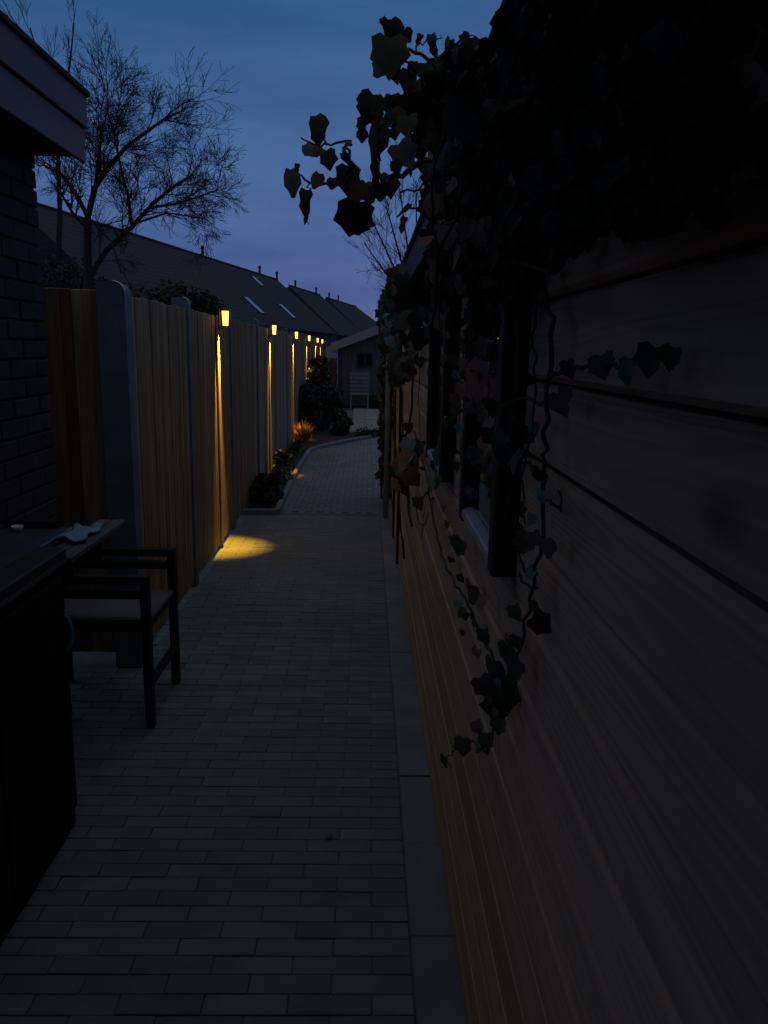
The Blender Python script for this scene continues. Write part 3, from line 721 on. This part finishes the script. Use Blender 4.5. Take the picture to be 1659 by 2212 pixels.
rv = random.Random(12)
for x0, y0, x1, y1 in ((1090, 560, 1040, 980), (1010, 560, 1000, 1010), (975, 620, 930, 1060), (1055, 560, 1085, 900), (900, 700, 915, 1120), (1120, 560, 1100, 1150), (1160, 620, 1130, 1130)):
    n_ = 5; stem(vine, [wp(x0+(x1-x0)*k/n_+rv.gauss(0, 7), y0+(y1-y0)*k/n_, .218) for k in range(n_+1)], .0022, .0011, .002)
for _ in range(95):
    yy = rv.uniform(540, 1080); xx = rv.gauss(1035, 45)-(yy-700)*.06
    if not 915 < xx < 1130 or (xx > 1060 and 660 < yy < 800): continue
    p = wp(xx, yy, rv.uniform(.195, .22)); add_leaf(vine, p, rv.uniform(.018, .036), rv.choice(['brown', 'brown', 'dark', 'dark', 'green', 'pale']), face=(-.75, -.6, .1))
for _ in range(46):
    k = rv.random(); yy = 1000+k*620; xx = (935+k*130 if rv.random() < .5 else 1175-k*115)+rv.gauss(0, 14)
    p = wp(xx, yy, rv.uniform(.20, .222)); add_leaf(vine, p, rv.uniform(.014, .030), rv.choice(['brown', 'dark', 'green', 'dark', 'pale']), face=(-.75, -.6, .1))
fl = bpy.data.objects.new('fallen_leaf', LEAF['brown'][0]); COL.objects.link(fl)
fl.location = (-0.103, 2.226, .010); fl.rotation_euler = (.12, -.1, .9); fl.scale = (.024, .024, .024)
tag(fl, 'single dry leaf lying on the brick path', 'leaf')
# --- 3. denser growth along the far half of the wall
vine2 = thing('climbing_vine', 'mixed climber in clumps along the far half of the cabin wall, up to its eave', 'climbing vine', (.2, 4.5, 1.0))
rs = random.Random(5)
for k in range(9):
    Y = rs.uniform(2.75, 7.6); pts = [(.232, Y, rs.uniform(.1, .9))]
    zt = 1.86
    for j in range(1, 5):
        pts.append((.232-rs.uniform(0, .05), Y+rs.gauss(0, .12), pts[0][2]+(zt-pts[0][2])*j/4))
    stem(vine2, pts, .007, .003, .01)
clumps = [(2.9, 1.72, .07, .25, 'dark', 16), (3.4, 1.74, .08, .3, 'dark', 16), (3.6, 1.52, .05, .12, 'brown', 8), (4.4, 1.78, .09, .3, 'dark', 14), (4.9, 1.70, .06, .2, 'pale', 9), (5.6, 1.78, .08, .4, 'green', 12), (6.6, 1.75, .10, .4, 'dark', 14),
          (4.3, 1.44, .05, .2, 'dark', 14), (5.3, 1.42, .06, .35, 'dark', 20), (6.4, 1.45, .07, .3, 'dark', 14), (3.25, 1.12, .05, .15, 'pale', 9), (3.7, 1.0, .06, .2, 'pale', 7), (7.3, 1.55, .2, .3, 'dark', 10), (4.2, .85, .05, .2, 'green', 4)]
for Y, z, sz, sy, tone, n in clumps:
    for _ in range(n):
        p = Vector((rs.uniform(.165, .23) if z < 1.6 else rs.uniform(.12, .227), Y+rs.gauss(0, sy*.5), z+rs.gauss(0, sz)))
        if p.x > .12 and 1.78 < p.z < 1.92: p.x = .118
        if p.z > 1.92: p.z = 1.9+rs.uniform(0, .1)
        tn = tone if rs.random() < .55 else rs.choice(['dark', 'dark', 'green', 'brown'])
        add_leaf(vine2, p, rs.uniform(.05, .09), tn, face=(-.6, -.7, .2))
# --- 4. ivy hanging at the far corner
iv2 = thing('ivy', 'narrow column of dark ivy hanging at the far corner of the cabin', 'ivy', (.16, 7.9, 0))
pos = []
for _ in range(800):
    z = rs.uniform(.15, 2.05); Y = rs.gauss(8.12, .10); w_ = .03 if z < 1.2 else .05
    pos.append(Vector((.20+rs.gauss(0, w_), Y, z)))
for _ in range(260): pos.append(Vector((.22+rs.gauss(0, .06), rs.gauss(7.75, .25), 1.99+rs.gauss(0, .07))))
pos = [p for p in pos if p.x > .10]
leaf_mass('leaves', iv2, pos, [rs.uniform(.05, .09) for _ in pos], 'leaf_dark')
stem(iv2, [(.17, 8.05, 0), (.18, 8.05, .8), (.17, 8.03, 1.9)], .014, .008, .006)

# ================================================================== LEFT FOREGROUND: cabinet, chair and what lies on them
cab = thing('outdoor_kitchen_cabinet', 'waist-high black outdoor kitchen cabinet with steel worktop along the left edge', 'cabinet', (-.93, 2.3, 0))
KO = (.93, -2.3, 0)
MB().box(-1.5, -.94, .35, 2.3, .0, .90, bev=.008).build('body', 'black', cab, loc=KO)
for k in range(4): MB().box(-.939, -.925, .42+k*.47, .42+k*.47+.45, .08, .86, bev=.004).build('door', 'black', cab, loc=KO)
MB().box(-1.52, -1.012, .33, 2.62, .902, .935, bev=.004).build('worktop', 'steel', cab, loc=KO)
MB().box(-1.008, -.918, .33, 2.31, .895, .945, bev=.006).build('front_rail', 'darkwood', cab, loc=KO)
MB().box(-.9175, -.914, .33, 2.31, .9, .912).build('trim', 'steel', cab, loc=KO)
for k in range(2):
    x0 = -1.008+k*.052
    MB().box(x0, x0+.046, 2.318, 2.86, .888, .908, bev=.003).build('shelf_slat', 'oldslat', cab, loc=KO)
MB().box(-1.44, -.91, 2.315, 2.335, .83, .886).build('shelf_bracket', 'black', cab, loc=KO)
MB().box(-1.44, -.91, 2.58, 2.60, .83, .886).build('shelf_bracket', 'black', cab, loc=KO)
MB().box(-1.50, -1.05, 2.585, 2.615, .937, .962, bev=.004).build('upstand', 'black', cab, loc=KO)
# pale blue folded plastic on the end of the worktop
def crumple(name, x0, x1, y0, y1, z, m, label, cat, amp=.008):
    n = 12; V = []; F = []
    for i in range(n+1):
        for j in range(n+1):
            u, v_ = i/n, j/n
            V.append((x0+(x1-x0)*u+.01*math.sin(9*v_+1), y0+(y1-y0)*v_+.01*math.sin(7*u), z+.012+amp*math.sin(6*u+2*v_)*math.cos(5*v_+u)+amp*.5*math.sin(17*u*v_)))
    for i in range(n):
        for j in range(n): F.append((i*(n+1)+j, (i+1)*(n+1)+j, (i+1)*(n+1)+j+1, i*(n+1)+j+1))
    me = bpy.data.meshes.new(name); me.from_pydata(V, [], F); me.update(); me.materials.append(MAT[m])
    o = bpy.data.objects.new(name, me); COL.objects.link(o)
    md = o.modifiers.new('thick', 'SOLIDIFY'); md.thickness = .006
    return tag(o, label, cat)
crumple('folded_bag', -1.03, -.935, 2.48, 2.68, .915, 'paleblue', 'pale blue folded plastic bag on the slatted end of the kitchen cabinet', 'bag')
cp = MB().lathe([(.014, 0), (.017, .003), (.019, .012), (.0195, .017), (.0175, .017), (.014, .005)], 14).build('small_bowl', 'white', loc=(-1.17, 2.54, .936), smooth=True)
tag(cp, 'small low white bowl on the steel worktop by the left edge', 'bowl')
# blue loop hanging on the end of the cabinet
lp = MB()
c0 = Vector((-.955, 2.325, .655)); pts = []
for k in range(25):
    t = 2*PI*k/24; pts.append(c0+Vector((.026*math.sin(t), .012*math.sin(t), .062*math.cos(t))))
lp.tube(pts, .006, 6); lp.tube([c0+Vector((0, .0, .062)), c0+Vector((.008, -.006, .11)), c0+Vector((.003, -.02, .135))], .004, 6)
tag(lp.build('cord_loop', 'bluecord', smooth=True), 'blue cord loop hanging on the end of the black kitchen cabinet', 'loop')

# armchair facing the path
ch = thing('garden_armchair', 'black metal garden armchair with grey seat facing the path beside the cabinet', 'armchair', (-1.13, 3.17, 0))
CO = (1.13, -3.17, 0)
tb = .036
def arm(yc, nm='arm_frame'):
    m_ = MB()
    xf, xb = -.862, -1.40
    m_.box(xf-tb, xf, yc-tb/2, yc+tb/2, 0, .655, bev=.003)
    m_.box(xb, xb+tb, yc-tb/2, yc+tb/2, 0, .655, bev=.003)
    m_.box(xb+tb, xf-tb, yc-tb/2, yc+tb/2, .655-tb, .6545, bev=.003)
    m_.build(nm, 'chair', ch, loc=CO)
    MB().box(xb+tb, xf-tb, yc-.02, yc+.02, .56, .594, bev=.003).build('side_rail', 'chair', ch, loc=CO)
ya, yb = 2.97, 3.40
arm(ya); arm(yb)
MB().box(-1.40, -.88, ya+.02, yb-.02, .405, .44, bev=.006).build('seat_frame', 'chair', ch, loc=CO)
MB().box(-1.38, -.87, ya+.022, yb-.022, .441, .468, bev=.008).build('seat', 'seat', ch, loc=CO)
MB().box(-.896, -.866, ya+.02, yb-.02, .17, .195, bev=.003).build('stretcher', 'chair', ch, loc=CO)
for k in range(4): MB().box(-1.398, -1.372, ya+.03, yb-.03, .50+k*.085, .55+k*.085, bev=.003).build('back_slat', 'chair', ch, loc=CO)

# ================================================================== BED PLANTS
def blob_points(n, cx, cy, cz, rx, ry, rz, low=False, seed=0):
    r_ = np.random.default_rng(seed)
    # several sub-clumps in an ellipsoid
    k = 14; cc = r_.normal(size=(k, 3)); cc /= np.linalg.norm(cc, axis=1)[:, None]; cc *= r_.uniform(.35, .85, (k, 1)); cc[:, 2] = r_.uniform(-.75, .75, k) if low else np.abs(cc[:, 2])*1.0-.12
    idx = r_.integers(0, k, n); d = r_.normal(size=(n, 3)); d /= np.linalg.norm(d, axis=1)[:, None]
    p = cc[idx]+d*(r_.uniform(0, 1, (n, 1))**.45)*r_.uniform(.25, .48, k)[idx][:, None]
    p = p*np.array([rx, ry, rz])+np.array([cx, cy, cz]); return p[p[:, 2] > .02]
def shrub(name, label, cat, x, y, rx, ry, h, leaf, m, n=2600, seed=1, group=None):
    t = thing(name, label, cat, (x, y, .02), 0, group)
    leafcloud('foliage', blob_points(n, 0, 0, h*.42, rx, ry, h*.60, low=True, seed=seed), leaf, m, t)
    mb = MB(); r_ = random.Random(seed)
    for k in range(6):
        a = r_.uniform(0, 2*PI); mb.tube([(0, 0, 0), (rx*.3*math.cos(a), ry*.3*math.sin(a), h*.35), (rx*.6*math.cos(a), ry*.6*math.sin(a), h*.8)], [.015, .01, .004], 5)
    mb.build('stems', 'bark', t)
    return t
shrub('shrub', 'low dark shrub at the near corner of the planting bed', 'shrub', -1.03, 7.75, .17, .45, .26, .03, 'bush', 1500, 3)
shrub('shrub', 'yellow green leafy plant under the second lantern by the kerb', 'shrub', -1.02, 9.2, .16, .5, .30, .035, 'cover', 1100, 4)
shrub('shrub', 'round dark shrub behind the dry grass tuft at the bend of the kerb', 'shrub', -.92, 14.9, .48, .8, 1.0, .05, 'bush', 5200, 5)
shrub('shrub', 'tall dark shrub in front of the fifth lantern', 'shrub', -1.05, 17.0, .5, .8, 1.35, .05, 'bush', 5200, 6)
shrub('shrub', 'low green shrub inside the kerb where the bed crosses the path end', 'shrub', -.42, 14.1, .32, .3, .42, .04, 'bush', 1500, 7)
shrub('shrub', 'dark shrub before the red brown door at the end of the bed', 'shrub', -.95, 19.0, .38, .7, 1.15, .05, 'bush', 2600, 8)
shrub('shrub', 'small dark plant along the terrace edge in front of the bench', 'shrub', .25, 20.9, .45, .2, .40, .035, 'bush', 900, 9)
gc = [(rng.uniform(-.1, 1.4), 0, 0) for _ in range(900)]
gp = []
for _ in range(1300):
    t = random.random(); xx = -.15+t*1.3; gp.append((xx+random.gauss(0, .05), 13.55+(xx+.15)*1.12+random.uniform(.0, .55), .03+abs(random.gauss(0, .05))))
leafcloud('ground_cover', gp, .03, 'bush', None, 'stuff')
gp = [(fx(yv)+.06+abs(random.gauss(0, .08)), yv, .03+abs(random.gauss(0, .04))) for yv in np.linspace(9.9, 13, 500)]
leafcloud('ground_cover', gp, .025, 'bush', None, 'stuff')
# dry grass tuft
tf = thing('grass_tuft', 'rust coloured dry grass tuft by the kerb below the third lantern', 'grass tuft', (-1.06, 12.9, .02))
m_ = MB()
for k in range(420):
    a = random.uniform(0, 2*PI); L = random.uniform(.18, .42); sp = random.uniform(.15, .85)
    b0 = Vector((random.gauss(0, .035), random.gauss(0, .06), 0)); d = Vector((math.cos(a)*sp, math.sin(a)*sp, 1)).normalized()
    s_ = Vector((-math.sin(a), math.cos(a), 0))*.004
    p1 = b0+d*L*.6; p2 = b0+d*L+Vector((math.cos(a), math.sin(a), -.6))*L*.18*sp
    m_.add([b0-s_, b0+s_, p1+s_, p1-s_, p2], [(0, 1, 2, 3), (3, 2, 4)])
m_.build('blades', 'tuft', tf)

# ================================================================== FAR END: garden shed, door, bench
SX0 = atY(728, 760, 21.5).x; SYf = 21.5
shed = thing('garden_shed', 'grey board garden shed with pale sloping verge at the end of the path', 'shed', (SX0, SYf, 0))
SO = (-SX0, -SYf, 0)
def roofz(x): return 1.70+(x-SX0)*.38
nb = 0
x = SX0
MB().prism([(SX0, 0), (SX0+3.4, 0), (SX0+3.4, 2.6), (SX0+2.4, roofz(SX0+2.4)-.1), (SX0, 1.62)], 'y', SYf+.03, SYf+3).build('wall', 'shedwall', shed, loc=SO)
while x < SX0+2.2:
    MB().prism([(x+.004, .02), (x+.136, .02), (x+.136, roofz(x+.14)-.08), (x+.004, roofz(x)-.08)], 'y', SYf-.0, SYf+.028).build('board', 'shedwall', shed, loc=SO); x += .14
MB().box(SX0-.06, SX0+.03, SYf-.03, SYf+.06, 0, 1.63, bev=.005).build('corner_post', 'verge', shed, loc=SO)
MB().prism([(SX0-.16, roofz(SX0-.16)-.16), (SX0+2.6, roofz(SX0+2.6)-.16), (SX0+2.6, roofz(SX0+2.6)+.10), (SX0-.16, roofz(SX0-.16)+.06)], 'y', SYf-.36, SYf-.33).build('verge_board', 'verge', shed, loc=SO)
MB().prism([(SX0-.16, roofz(SX0-.16)+.0), (SX0+2.6, roofz(SX0+2.6)+.0), (SX0+2.6, roofz(SX0+2.6)+.10), (SX0-.16, roofz(SX0-.16)+.06)], 'y', SYf-.329, SYf+3.1).build('roof', 'roofing', shed, loc=SO)
a = atY(771, 793, SYf); b = atY(806, 763, SYf)
wd = MB().box(a.x, b.x, SYf-.035, SYf-.002, a.z, b.z).build('window', 'darkwood', shed, loc=SO)
MB().box(a.x+.05, (a.x+b.x)/2-.02, SYf-.038, SYf-.036, a.z+.05, b.z-.05).box((a.x+b.x)/2+.02, b.x-.05, SYf-.038, SYf-.036, a.z+.05, b.z-.05).build('pane', 'glass', wd)
# reddish door panel left of the shed
a = atY(711, 845, 21.2); b = atY(728, 772, 21.2)
dr = thing('garden_door', 'reddish brown board door between the fence end and the grey shed', 'door', (a.x, 21.2, 0))
for k in range(3):
    w_ = (b.x-a.x)/3; MB().box(k*w_+.003, (k+1)*w_-.003, -.02, .0, .0, b.z-.02, bev=.003).build('board', 'redwood', dr)
MB().box(0, b.x-a.x, .001, .05, .3, .38).box(0, b.x-a.x, .001, .05, 1.0, 1.08).build('rail', 'redwood', dr)
MB().box(-.1, b.x-a.x+.02, .06, .09, 0, 1.62).build('panel', 'frame_w', dr)
# slatted bench
a = atY(756, 858, 20.9); b = atY(798, 803, 20.9)
bn = thing('garden_bench', 'pale slatted bench back against the grey shed, under its window', 'bench', ((a.x+b.x)/2, 20.9, 0))
hw = (b.x-a.x)/2
for k in range(6):
    zz = a.z+.05+(b.z-a.z-.05)*k/6
    MB().box(-hw, hw, .10+.03*k-.012, .10+.03*k+.012, zz, zz+(b.z-a.z)/6*.62).build('back_slat', 'bench', bn)
for k in range(3): MB().box(-hw, hw, -.28+k*.11, -.19+k*.11, .38, .405).build('seat_slat', 'bench', bn)
for sx_ in (-1, 1):
    MB().box(sx_*(hw-.03)-.02, sx_*(hw-.03)+.02, -.27, -.23, 0, .378).build('leg', 'bench', bn)
    MB().box(sx_*(hw-.03)-.02, sx_*(hw-.03)+.02, .045, .083, 0, .378).build('leg', 'bench', bn)
# flower pot by the bench
for px_, lab_ in ((.48, 'dark round flower pot at the right end of the pale bench'), (-.75, 'dark flower pot between the terrace edge and the red brown door')):
    t = thing('flower_pot', lab_, 'flower pot', (px_, 20.7, 0))
    MB().lathe([(.10, 0), (.15, .22), (.165, .23), (.165, .26), (.145, .26), (.13, .2)], 14).build('pot', 'pot', t, smooth=True)
    leafcloud('foliage', blob_points(260, 0, 0, .36, .2, .2, .2, seed=int(px_*100)+300), .035, 'bush', t)

# ================================================================== BEHIND THE FENCE: terraced houses
ZR = 8.5
P1 = atZ(345, 525, ZR); P2 = atZ(600, 605, ZR)
du = Vector((P2.x-P1.x, P2.y-P1.y, 0)); LEN = du.length; du.normalize(); dv = Vector((du.y, -du.x, 0))
rz_h = math.atan2(du.y, du.x)
def thouse(name, label, s0, s1, off, zr, hipa=0, hipb=0, sky=(), vents=(), gablem='hwall', group='terraced houses beyond the fence'):
    """s along the ridge, local x = along, local y = away from us"""
    o = P1+du*s0+dv*off
    t = thing(name, label, 'house', (o.x, o.y, 0), rz_h, group)
    w_ = s1-s0; D = 6.2; ze = zr-5.4
    # roof solid with optional hips; local y negative = our side
    v = [(0, -D, ze), (w_, -D, ze), (w_, D, ze), (0, D, ze), (hipa, 0, zr), (w_-hipb, 0, zr)]
    MB().add(v, [(0, 1, 5, 4), (2, 3, 4, 5), (1, 2, 5), (3, 0, 4), (3, 2, 1, 0)]).build('roof', 'rooftile', t)
    MB().box(.004, w_-.004, -D+.4, D-.4, 0, ze-.004).build('wall', gablem, t)
    MB().tube([(hipa, 0, zr+.02), (w_-hipb, 0, zr+.02)], .10, 6).build('ridge_tiles', 'rooftile', t)
    MB().box(-.0, w_, -D-.12, -D, ze-.05, ze+.06).build('gutter', 'darkwood', t)
    a_ = math.atan2(zr-ze, D)
    for (u, f, sw, sl_) in sky:
        yy = -D*f; zz = ze+(zr-ze)*(1-f)
        R = Matrix.Rotation(a_, 3, 'X')
        fr = MB().box(-sw/2-.07, sw/2+.07, -sl_/2-.07, sl_/2+.07, -.05, .06, rot=R).build('skylight', 'darkwood', t, loc=(u, yy, zz))
        MB().box(-sw/2, sw/2, -sl_/2, sl_/2, .062, .075, rot=R).build('pane', 'skyglass', fr)
    for u in vents:
        MB().lathe([(.13, -.1), (.11, .55), (.16, .56), (.16, .72), (.06, .85)], 8, (u, 0, zr)).build('vent_pipe', 'darkwood', t)
    return t
n = 5; wv = LEN/n
def on_roof(px, py, off=0):
    """where a sight line meets the roof slope that faces us: distance along the ridge and share of the slope"""
    o = P1+dv*off; k = 5.4/6.2
    d = ray(px, py); w0 = EYE-o
    a0 = w0.dot(dv); a1 = d.dot(dv)          # dv points to our side
    # height of slope: ZR - k * (distance towards us)
    t = (ZR-k*a0-EYE.z)/(d.z+k*a1)
    p = EYE+d*t
    return (p-P1).dot(du), (p-o).dot(dv)/6.2
def on_ridge(px, off=0):
    o = P1+dv*off; d = ray(px, 600); w0 = o-EYE
    t = w0.dot(dv)/d.dot(dv); return (EYE+d*t-P1).dot(du)
sA, fA = on_roof(548, 660); sB, fB = on_roof(620, 673); sC, fC = on_roof(556, 608)
def skies(s0, s1):
    return tuple((a-s0, f, 1.0, l) for a, f, l in ((sA, fA, 1.8), (sB, fB, 1.8), (sC, fC, 1.2)) if s0 < a < s1)
vs = [on_ridge(x) for x in (439, 561, 598)]
def vnts(s0, s1): return tuple(v-s0 for v in vs if s0 < v < s1-.3)
sL = on_ridge(20)
cuts = [sL, 0, wv, 2*wv, 3*wv, 4*wv, 5*wv+.8]
labs = ['dark terraced house mostly hidden behind the evergreen bushes on the left', 'terraced house under the highest part of the long ridge, above the fence',
        'terraced house with one roof vent above the bushes behind the fence', 'terraced house in mid row with plain roof above the first lantern',
        'terraced house in the long row just before the skylights', 'end house of the long row, with a hip beside the dip in the roofline']
for i in range(6):
    s0, s1 = cuts[i], cuts[i+1]
    lb = labs[i]; sk = skies(s0, s1)
    if len(sk) == 2: lb = 'terraced house with two pale skylights in its dark roof'
    elif len(sk) == 3: lb = 'terraced house with three pale skylights in its dark roof'
    elif len(sk) == 1: lb += ', with a pale skylight'
    thouse('terraced_house', lb, s0+(.004 if i else 0), s1, 0, ZR, hipb=.9 if i == 5 else 0, sky=sk, vents=vnts(s0, s1))
P3 = atZ(625, 617, ZR); P4 = atZ(688, 637, ZR)
s3 = (P3-P1).dot(du); o3 = (P3-P1).dot(dv); s4 = (P4-P1).dot(du)
thouse('terraced_house', 'hipped house with two vents beyond the long row', s3-1.5, s4+2.4, o3, ZR, hipa=1.5, hipb=2.4, vents=tuple(on_ridge(x, o3)-s3+1.5 for x in (638, 683)))
P5 = atZ(705, 643, ZR); P6 = atZ(746, 662, ZR)
s5 = (P5-P1).dot(du); s6 = (P6-P1).dot(du); o5 = (P5-P1).dot(dv)
thouse('terraced_house', 'farthest hipped house, ending low beside the shed roof', s5-1.5, s6+13, o5, ZR, hipa=1.5, hipb=13, vents=tuple(on_ridge(x, o5)-s5+1.5 for x in (711, 731)), gablem='gable')
print('sky', sA, fA, sB, fB, sC, fC, 'wv', wv, s3, o3, s4, s5, o5, s6)

# ---- trees
def bare_tree(name, label, base, limbs, depth, twig_r, seed, spread=.5, up=.25, lenf=.72, nchild=(2, 4), group=None, LS=1.0):
    t = thing(name, label, 'tree', base, 0, group)
    rr = random.Random(seed); B = Vector(base)
    trunk = MB(); lm = MB(); tw = MB()
    def grow(p, d, L, r, lev, mbs):
        n_ = 4; pts = [p]; q = p; dd = d.copy()
        for k in range(n_):
            dd = (dd+Vector((rr.gauss(0, .13), rr.gauss(0, .13), rr.gauss(0, .10)+up*.12))).normalized(); q = q+dd*(L/n_); pts.append(q)
        tgt = lm if lev < 2 else tw
        tgt.tube(pts, [max(twig_r, r*(1-.45*k/n_)) for k in range(n_+1)], 5 if lev < 2 else 3)
        if lev >= depth: return
        for _ in range(rr.randint(*nchild)):
            t_ = rr.uniform(.3, 1); i = min(n_-1, int(t_*n_)); o_ = pts[i].lerp(pts[i+1], t_*n_-i)
            ax = dd.orthogonal().normalized(); ax.rotate(Matrix.Rotation(rr.uniform(0, 2*PI), 3, dd))
            d2 = (dd+ax*rr.uniform(spread*.6, spread*1.5)+Vector((0, 0, up*.5))).normalized()
            grow(o_, d2, L*rr.uniform(lenf*.75, lenf*1.15), r*.55, lev+1, None)
        grow(pts[-1], dd, L*lenf, r*.6, lev+1, None)
    for lb in limbs:
        pts = [Vector(p)-B for p in lb[0]]; ra, rb = lb[1], lb[2]; m_ = trunk if lb[3] == 0 else lm
        m_.tube(pts, [ra+(rb-ra)*k/(len(pts)-1) for k in range(len(pts))], 7)
        for k in range(1, len(pts)):
            if lb[3] == 0 and k < len(pts)-1: continue
            for _ in range(lb[4]):
                d = (pts[k]-pts[k-1]).normalized(); ax = d.orthogonal().normalized(); ax.rotate(Matrix.Rotation(rr.uniform(0, 2*PI), 3, d))
                o_ = pts[k-1].lerp(pts[k], rr.uniform(.4, 1))
                grow(o_, (d*.7+ax*rr.uniform(.3, .9)+Vector((0, 0, .15))).normalized(), lb[5]*rr.uniform(.6, 1.1)*LS, rb*.6, 1, None)
    trunk.build('trunk', 'bark', t); lm.build('limbs', 'bark', t); tw.build('twigs', 'bark', t, kind='stuff')
    return t
TY = 8.6
def q(x, y, dy=0): return tuple(atY(x, y, TY+dy))
bx = atY(192, 640, TY)
bare_tree('bare_tree', 'bare spreading tree with fine twigs rising behind the fence on the left', (bx.x, TY, 0), [
    ([(bx.x-.05, TY, 0), q(192, 640), q(190, 560), q(190, 470)], .055, .038, 0, 1, .6),
    ([q(190, 470), q(205, 405, .2), q(235, 360, .3), q(275, 315, .5), q(330, 275, .6), q(365, 250, .7)], .034, .013, 1, 3, .62),
    ([q(190, 470), q(165, 420, -.2), q(135, 378, -.3), q(100, 360, -.4)], .026, .012, 1, 3, .6),
    ([q(192, 600), q(230, 540, .2), q(285, 490, .4), q(330, 440, .4), q(380, 400, .5), q(415, 378, .5)], .034, .012, 1, 3, .62),
    ([q(285, 490, .4), q(278, 430, .2), q(264, 375, .1), q(250, 310, .0), q(242, 265, -.1)], .02, .009, 1, 3, .62),
    ([q(320, 450, .4), q(380, 440, .5), q(430, 425, .6), q(470, 410, .7)], .016, .008, 1, 3, .5),
    ([q(300, 480, .3), q(360, 460, .0), q(430, 470, -.1)], .013, .007, 1, 3, .5),
    ([q(205, 405, .2), q(213, 345, .2), q(220, 285, .1), q(235, 230, .0)], .020, .008, 1, 3, .6),
    ([q(190, 470), q(240, 520, -.3), q(262, 590, -.4)], .014, .01, 1, 1, .5),
], 4, .0021, 11, spread=.85, up=.05, LS=.56, nchild=(3, 4))
TY = 10.5
b2 = atY(120, 640, TY)
bare_tree('bare_tree', 'second bare tree whose thin upright twigs rise behind the house eave', (b2.x, TY, 0), [
    ([(b2.x, TY, 0), q(125, 560), q(130, 470), q(125, 330)], .05, .025, 0, 2, .8),
    ([q(125, 340), q(110, 230), q(85, 130), q(65, 60)], .022, .008, 1, 2, .6),
    ([q(125, 330), q(140, 220), q(152, 130), q(160, 50)], .020, .007, 1, 2, .6),
], 3, .0022, 21, LS=.55, spread=.42, up=.5)
# far twiggy tree behind the cabin end
TY = 30
b3 = atY(905, 640, TY)
lim = []
for k in range(9):
    a = -1.15+k*.26
    top = Vector((b3.x+math.sin(a)*2.3, TY+random.uniform(-.6, .6), 4.0+math.cos(a)*3.6))
    mid = Vector((b3.x+math.sin(a)*.9, TY, 3.3+math.cos(a)*1.2))
    lim.append(([(b3.x, TY, 2.6), tuple(mid), tuple(top)], .06, .018, 1, 4, .9))
bare_tree('bare_tree', 'far rounded bare tree with brush-like twigs behind the cabin end', (b3.x, TY, 0), [([(b3.x, TY, 0), (b3.x, TY, 1.5), (b3.x, TY, 2.8)], .12, .09, 0, 2, .9)]+lim, 3, .007, 31, spread=.5, up=.3)

# ---- evergreen bushes behind the fence
def bush(label, x, y, rx, ry, h, leaf, m, n, seed):
    t = thing('evergreen_bush', label, 'bush', (x, y, 0), 0, 'evergreen bushes behind the fence')
    leafcloud('foliage', blob_points(n, 0, 0, h*.48, rx, ry, h*.56, seed=seed), leaf, m, t)
    MB().tube([(0, 0, 0), (.05, 0, h*.4), (0, .05, h*.75)], [.07, .05, .02], 6).build('trunk', 'bark', t)
p = atY(150, 560, 10.0); bush('big dark evergreen bush behind the gate and the bare tree trunk', p.x-.1, 10.0, 1.35, .9, 2.85, .032, 'bush', 26000, 41)
p = atY(270, 560, 9.6); bush('dark evergreen bush behind the fence between the bare tree and the house roofs', p.x, 9.9, 1.15, .8, 2.55, .032, 'bush', 22000, 42)
p = atY(380, 620, 9.6); bush('olive green bush just over the fence top, left of the first lantern', p.x, 9.6, 1.0, .8, 2.40, .03, 'bush2', 20000, 43)
p = atY(470, 640, 11); bush('low olive bush showing over the fence behind the first lantern', p.x-.1, 11.5, .8, .8, 2.10, .03, 'bush2', 12000, 44)

# ---- unseen wall and overhead slab behind the viewer, added to shade the near ground
rear = thing('shade_wall', 'unseen plain wall with an overhead slab behind the viewer, added to shade the near ground', 'wall', (0, -1.7, 0))
MB().box(-4, 4, -.3, 0, 0, 3.6).build('wall', 'shadewall', rear)  # added out of view to block low sky light from behind
MB().box(-1.6, 1.6, .002, 2.7, 2.48, 2.58).build('shade_slab', 'shadewall', rear)  # unseen overhead slab, added to keep sky light off the near paving
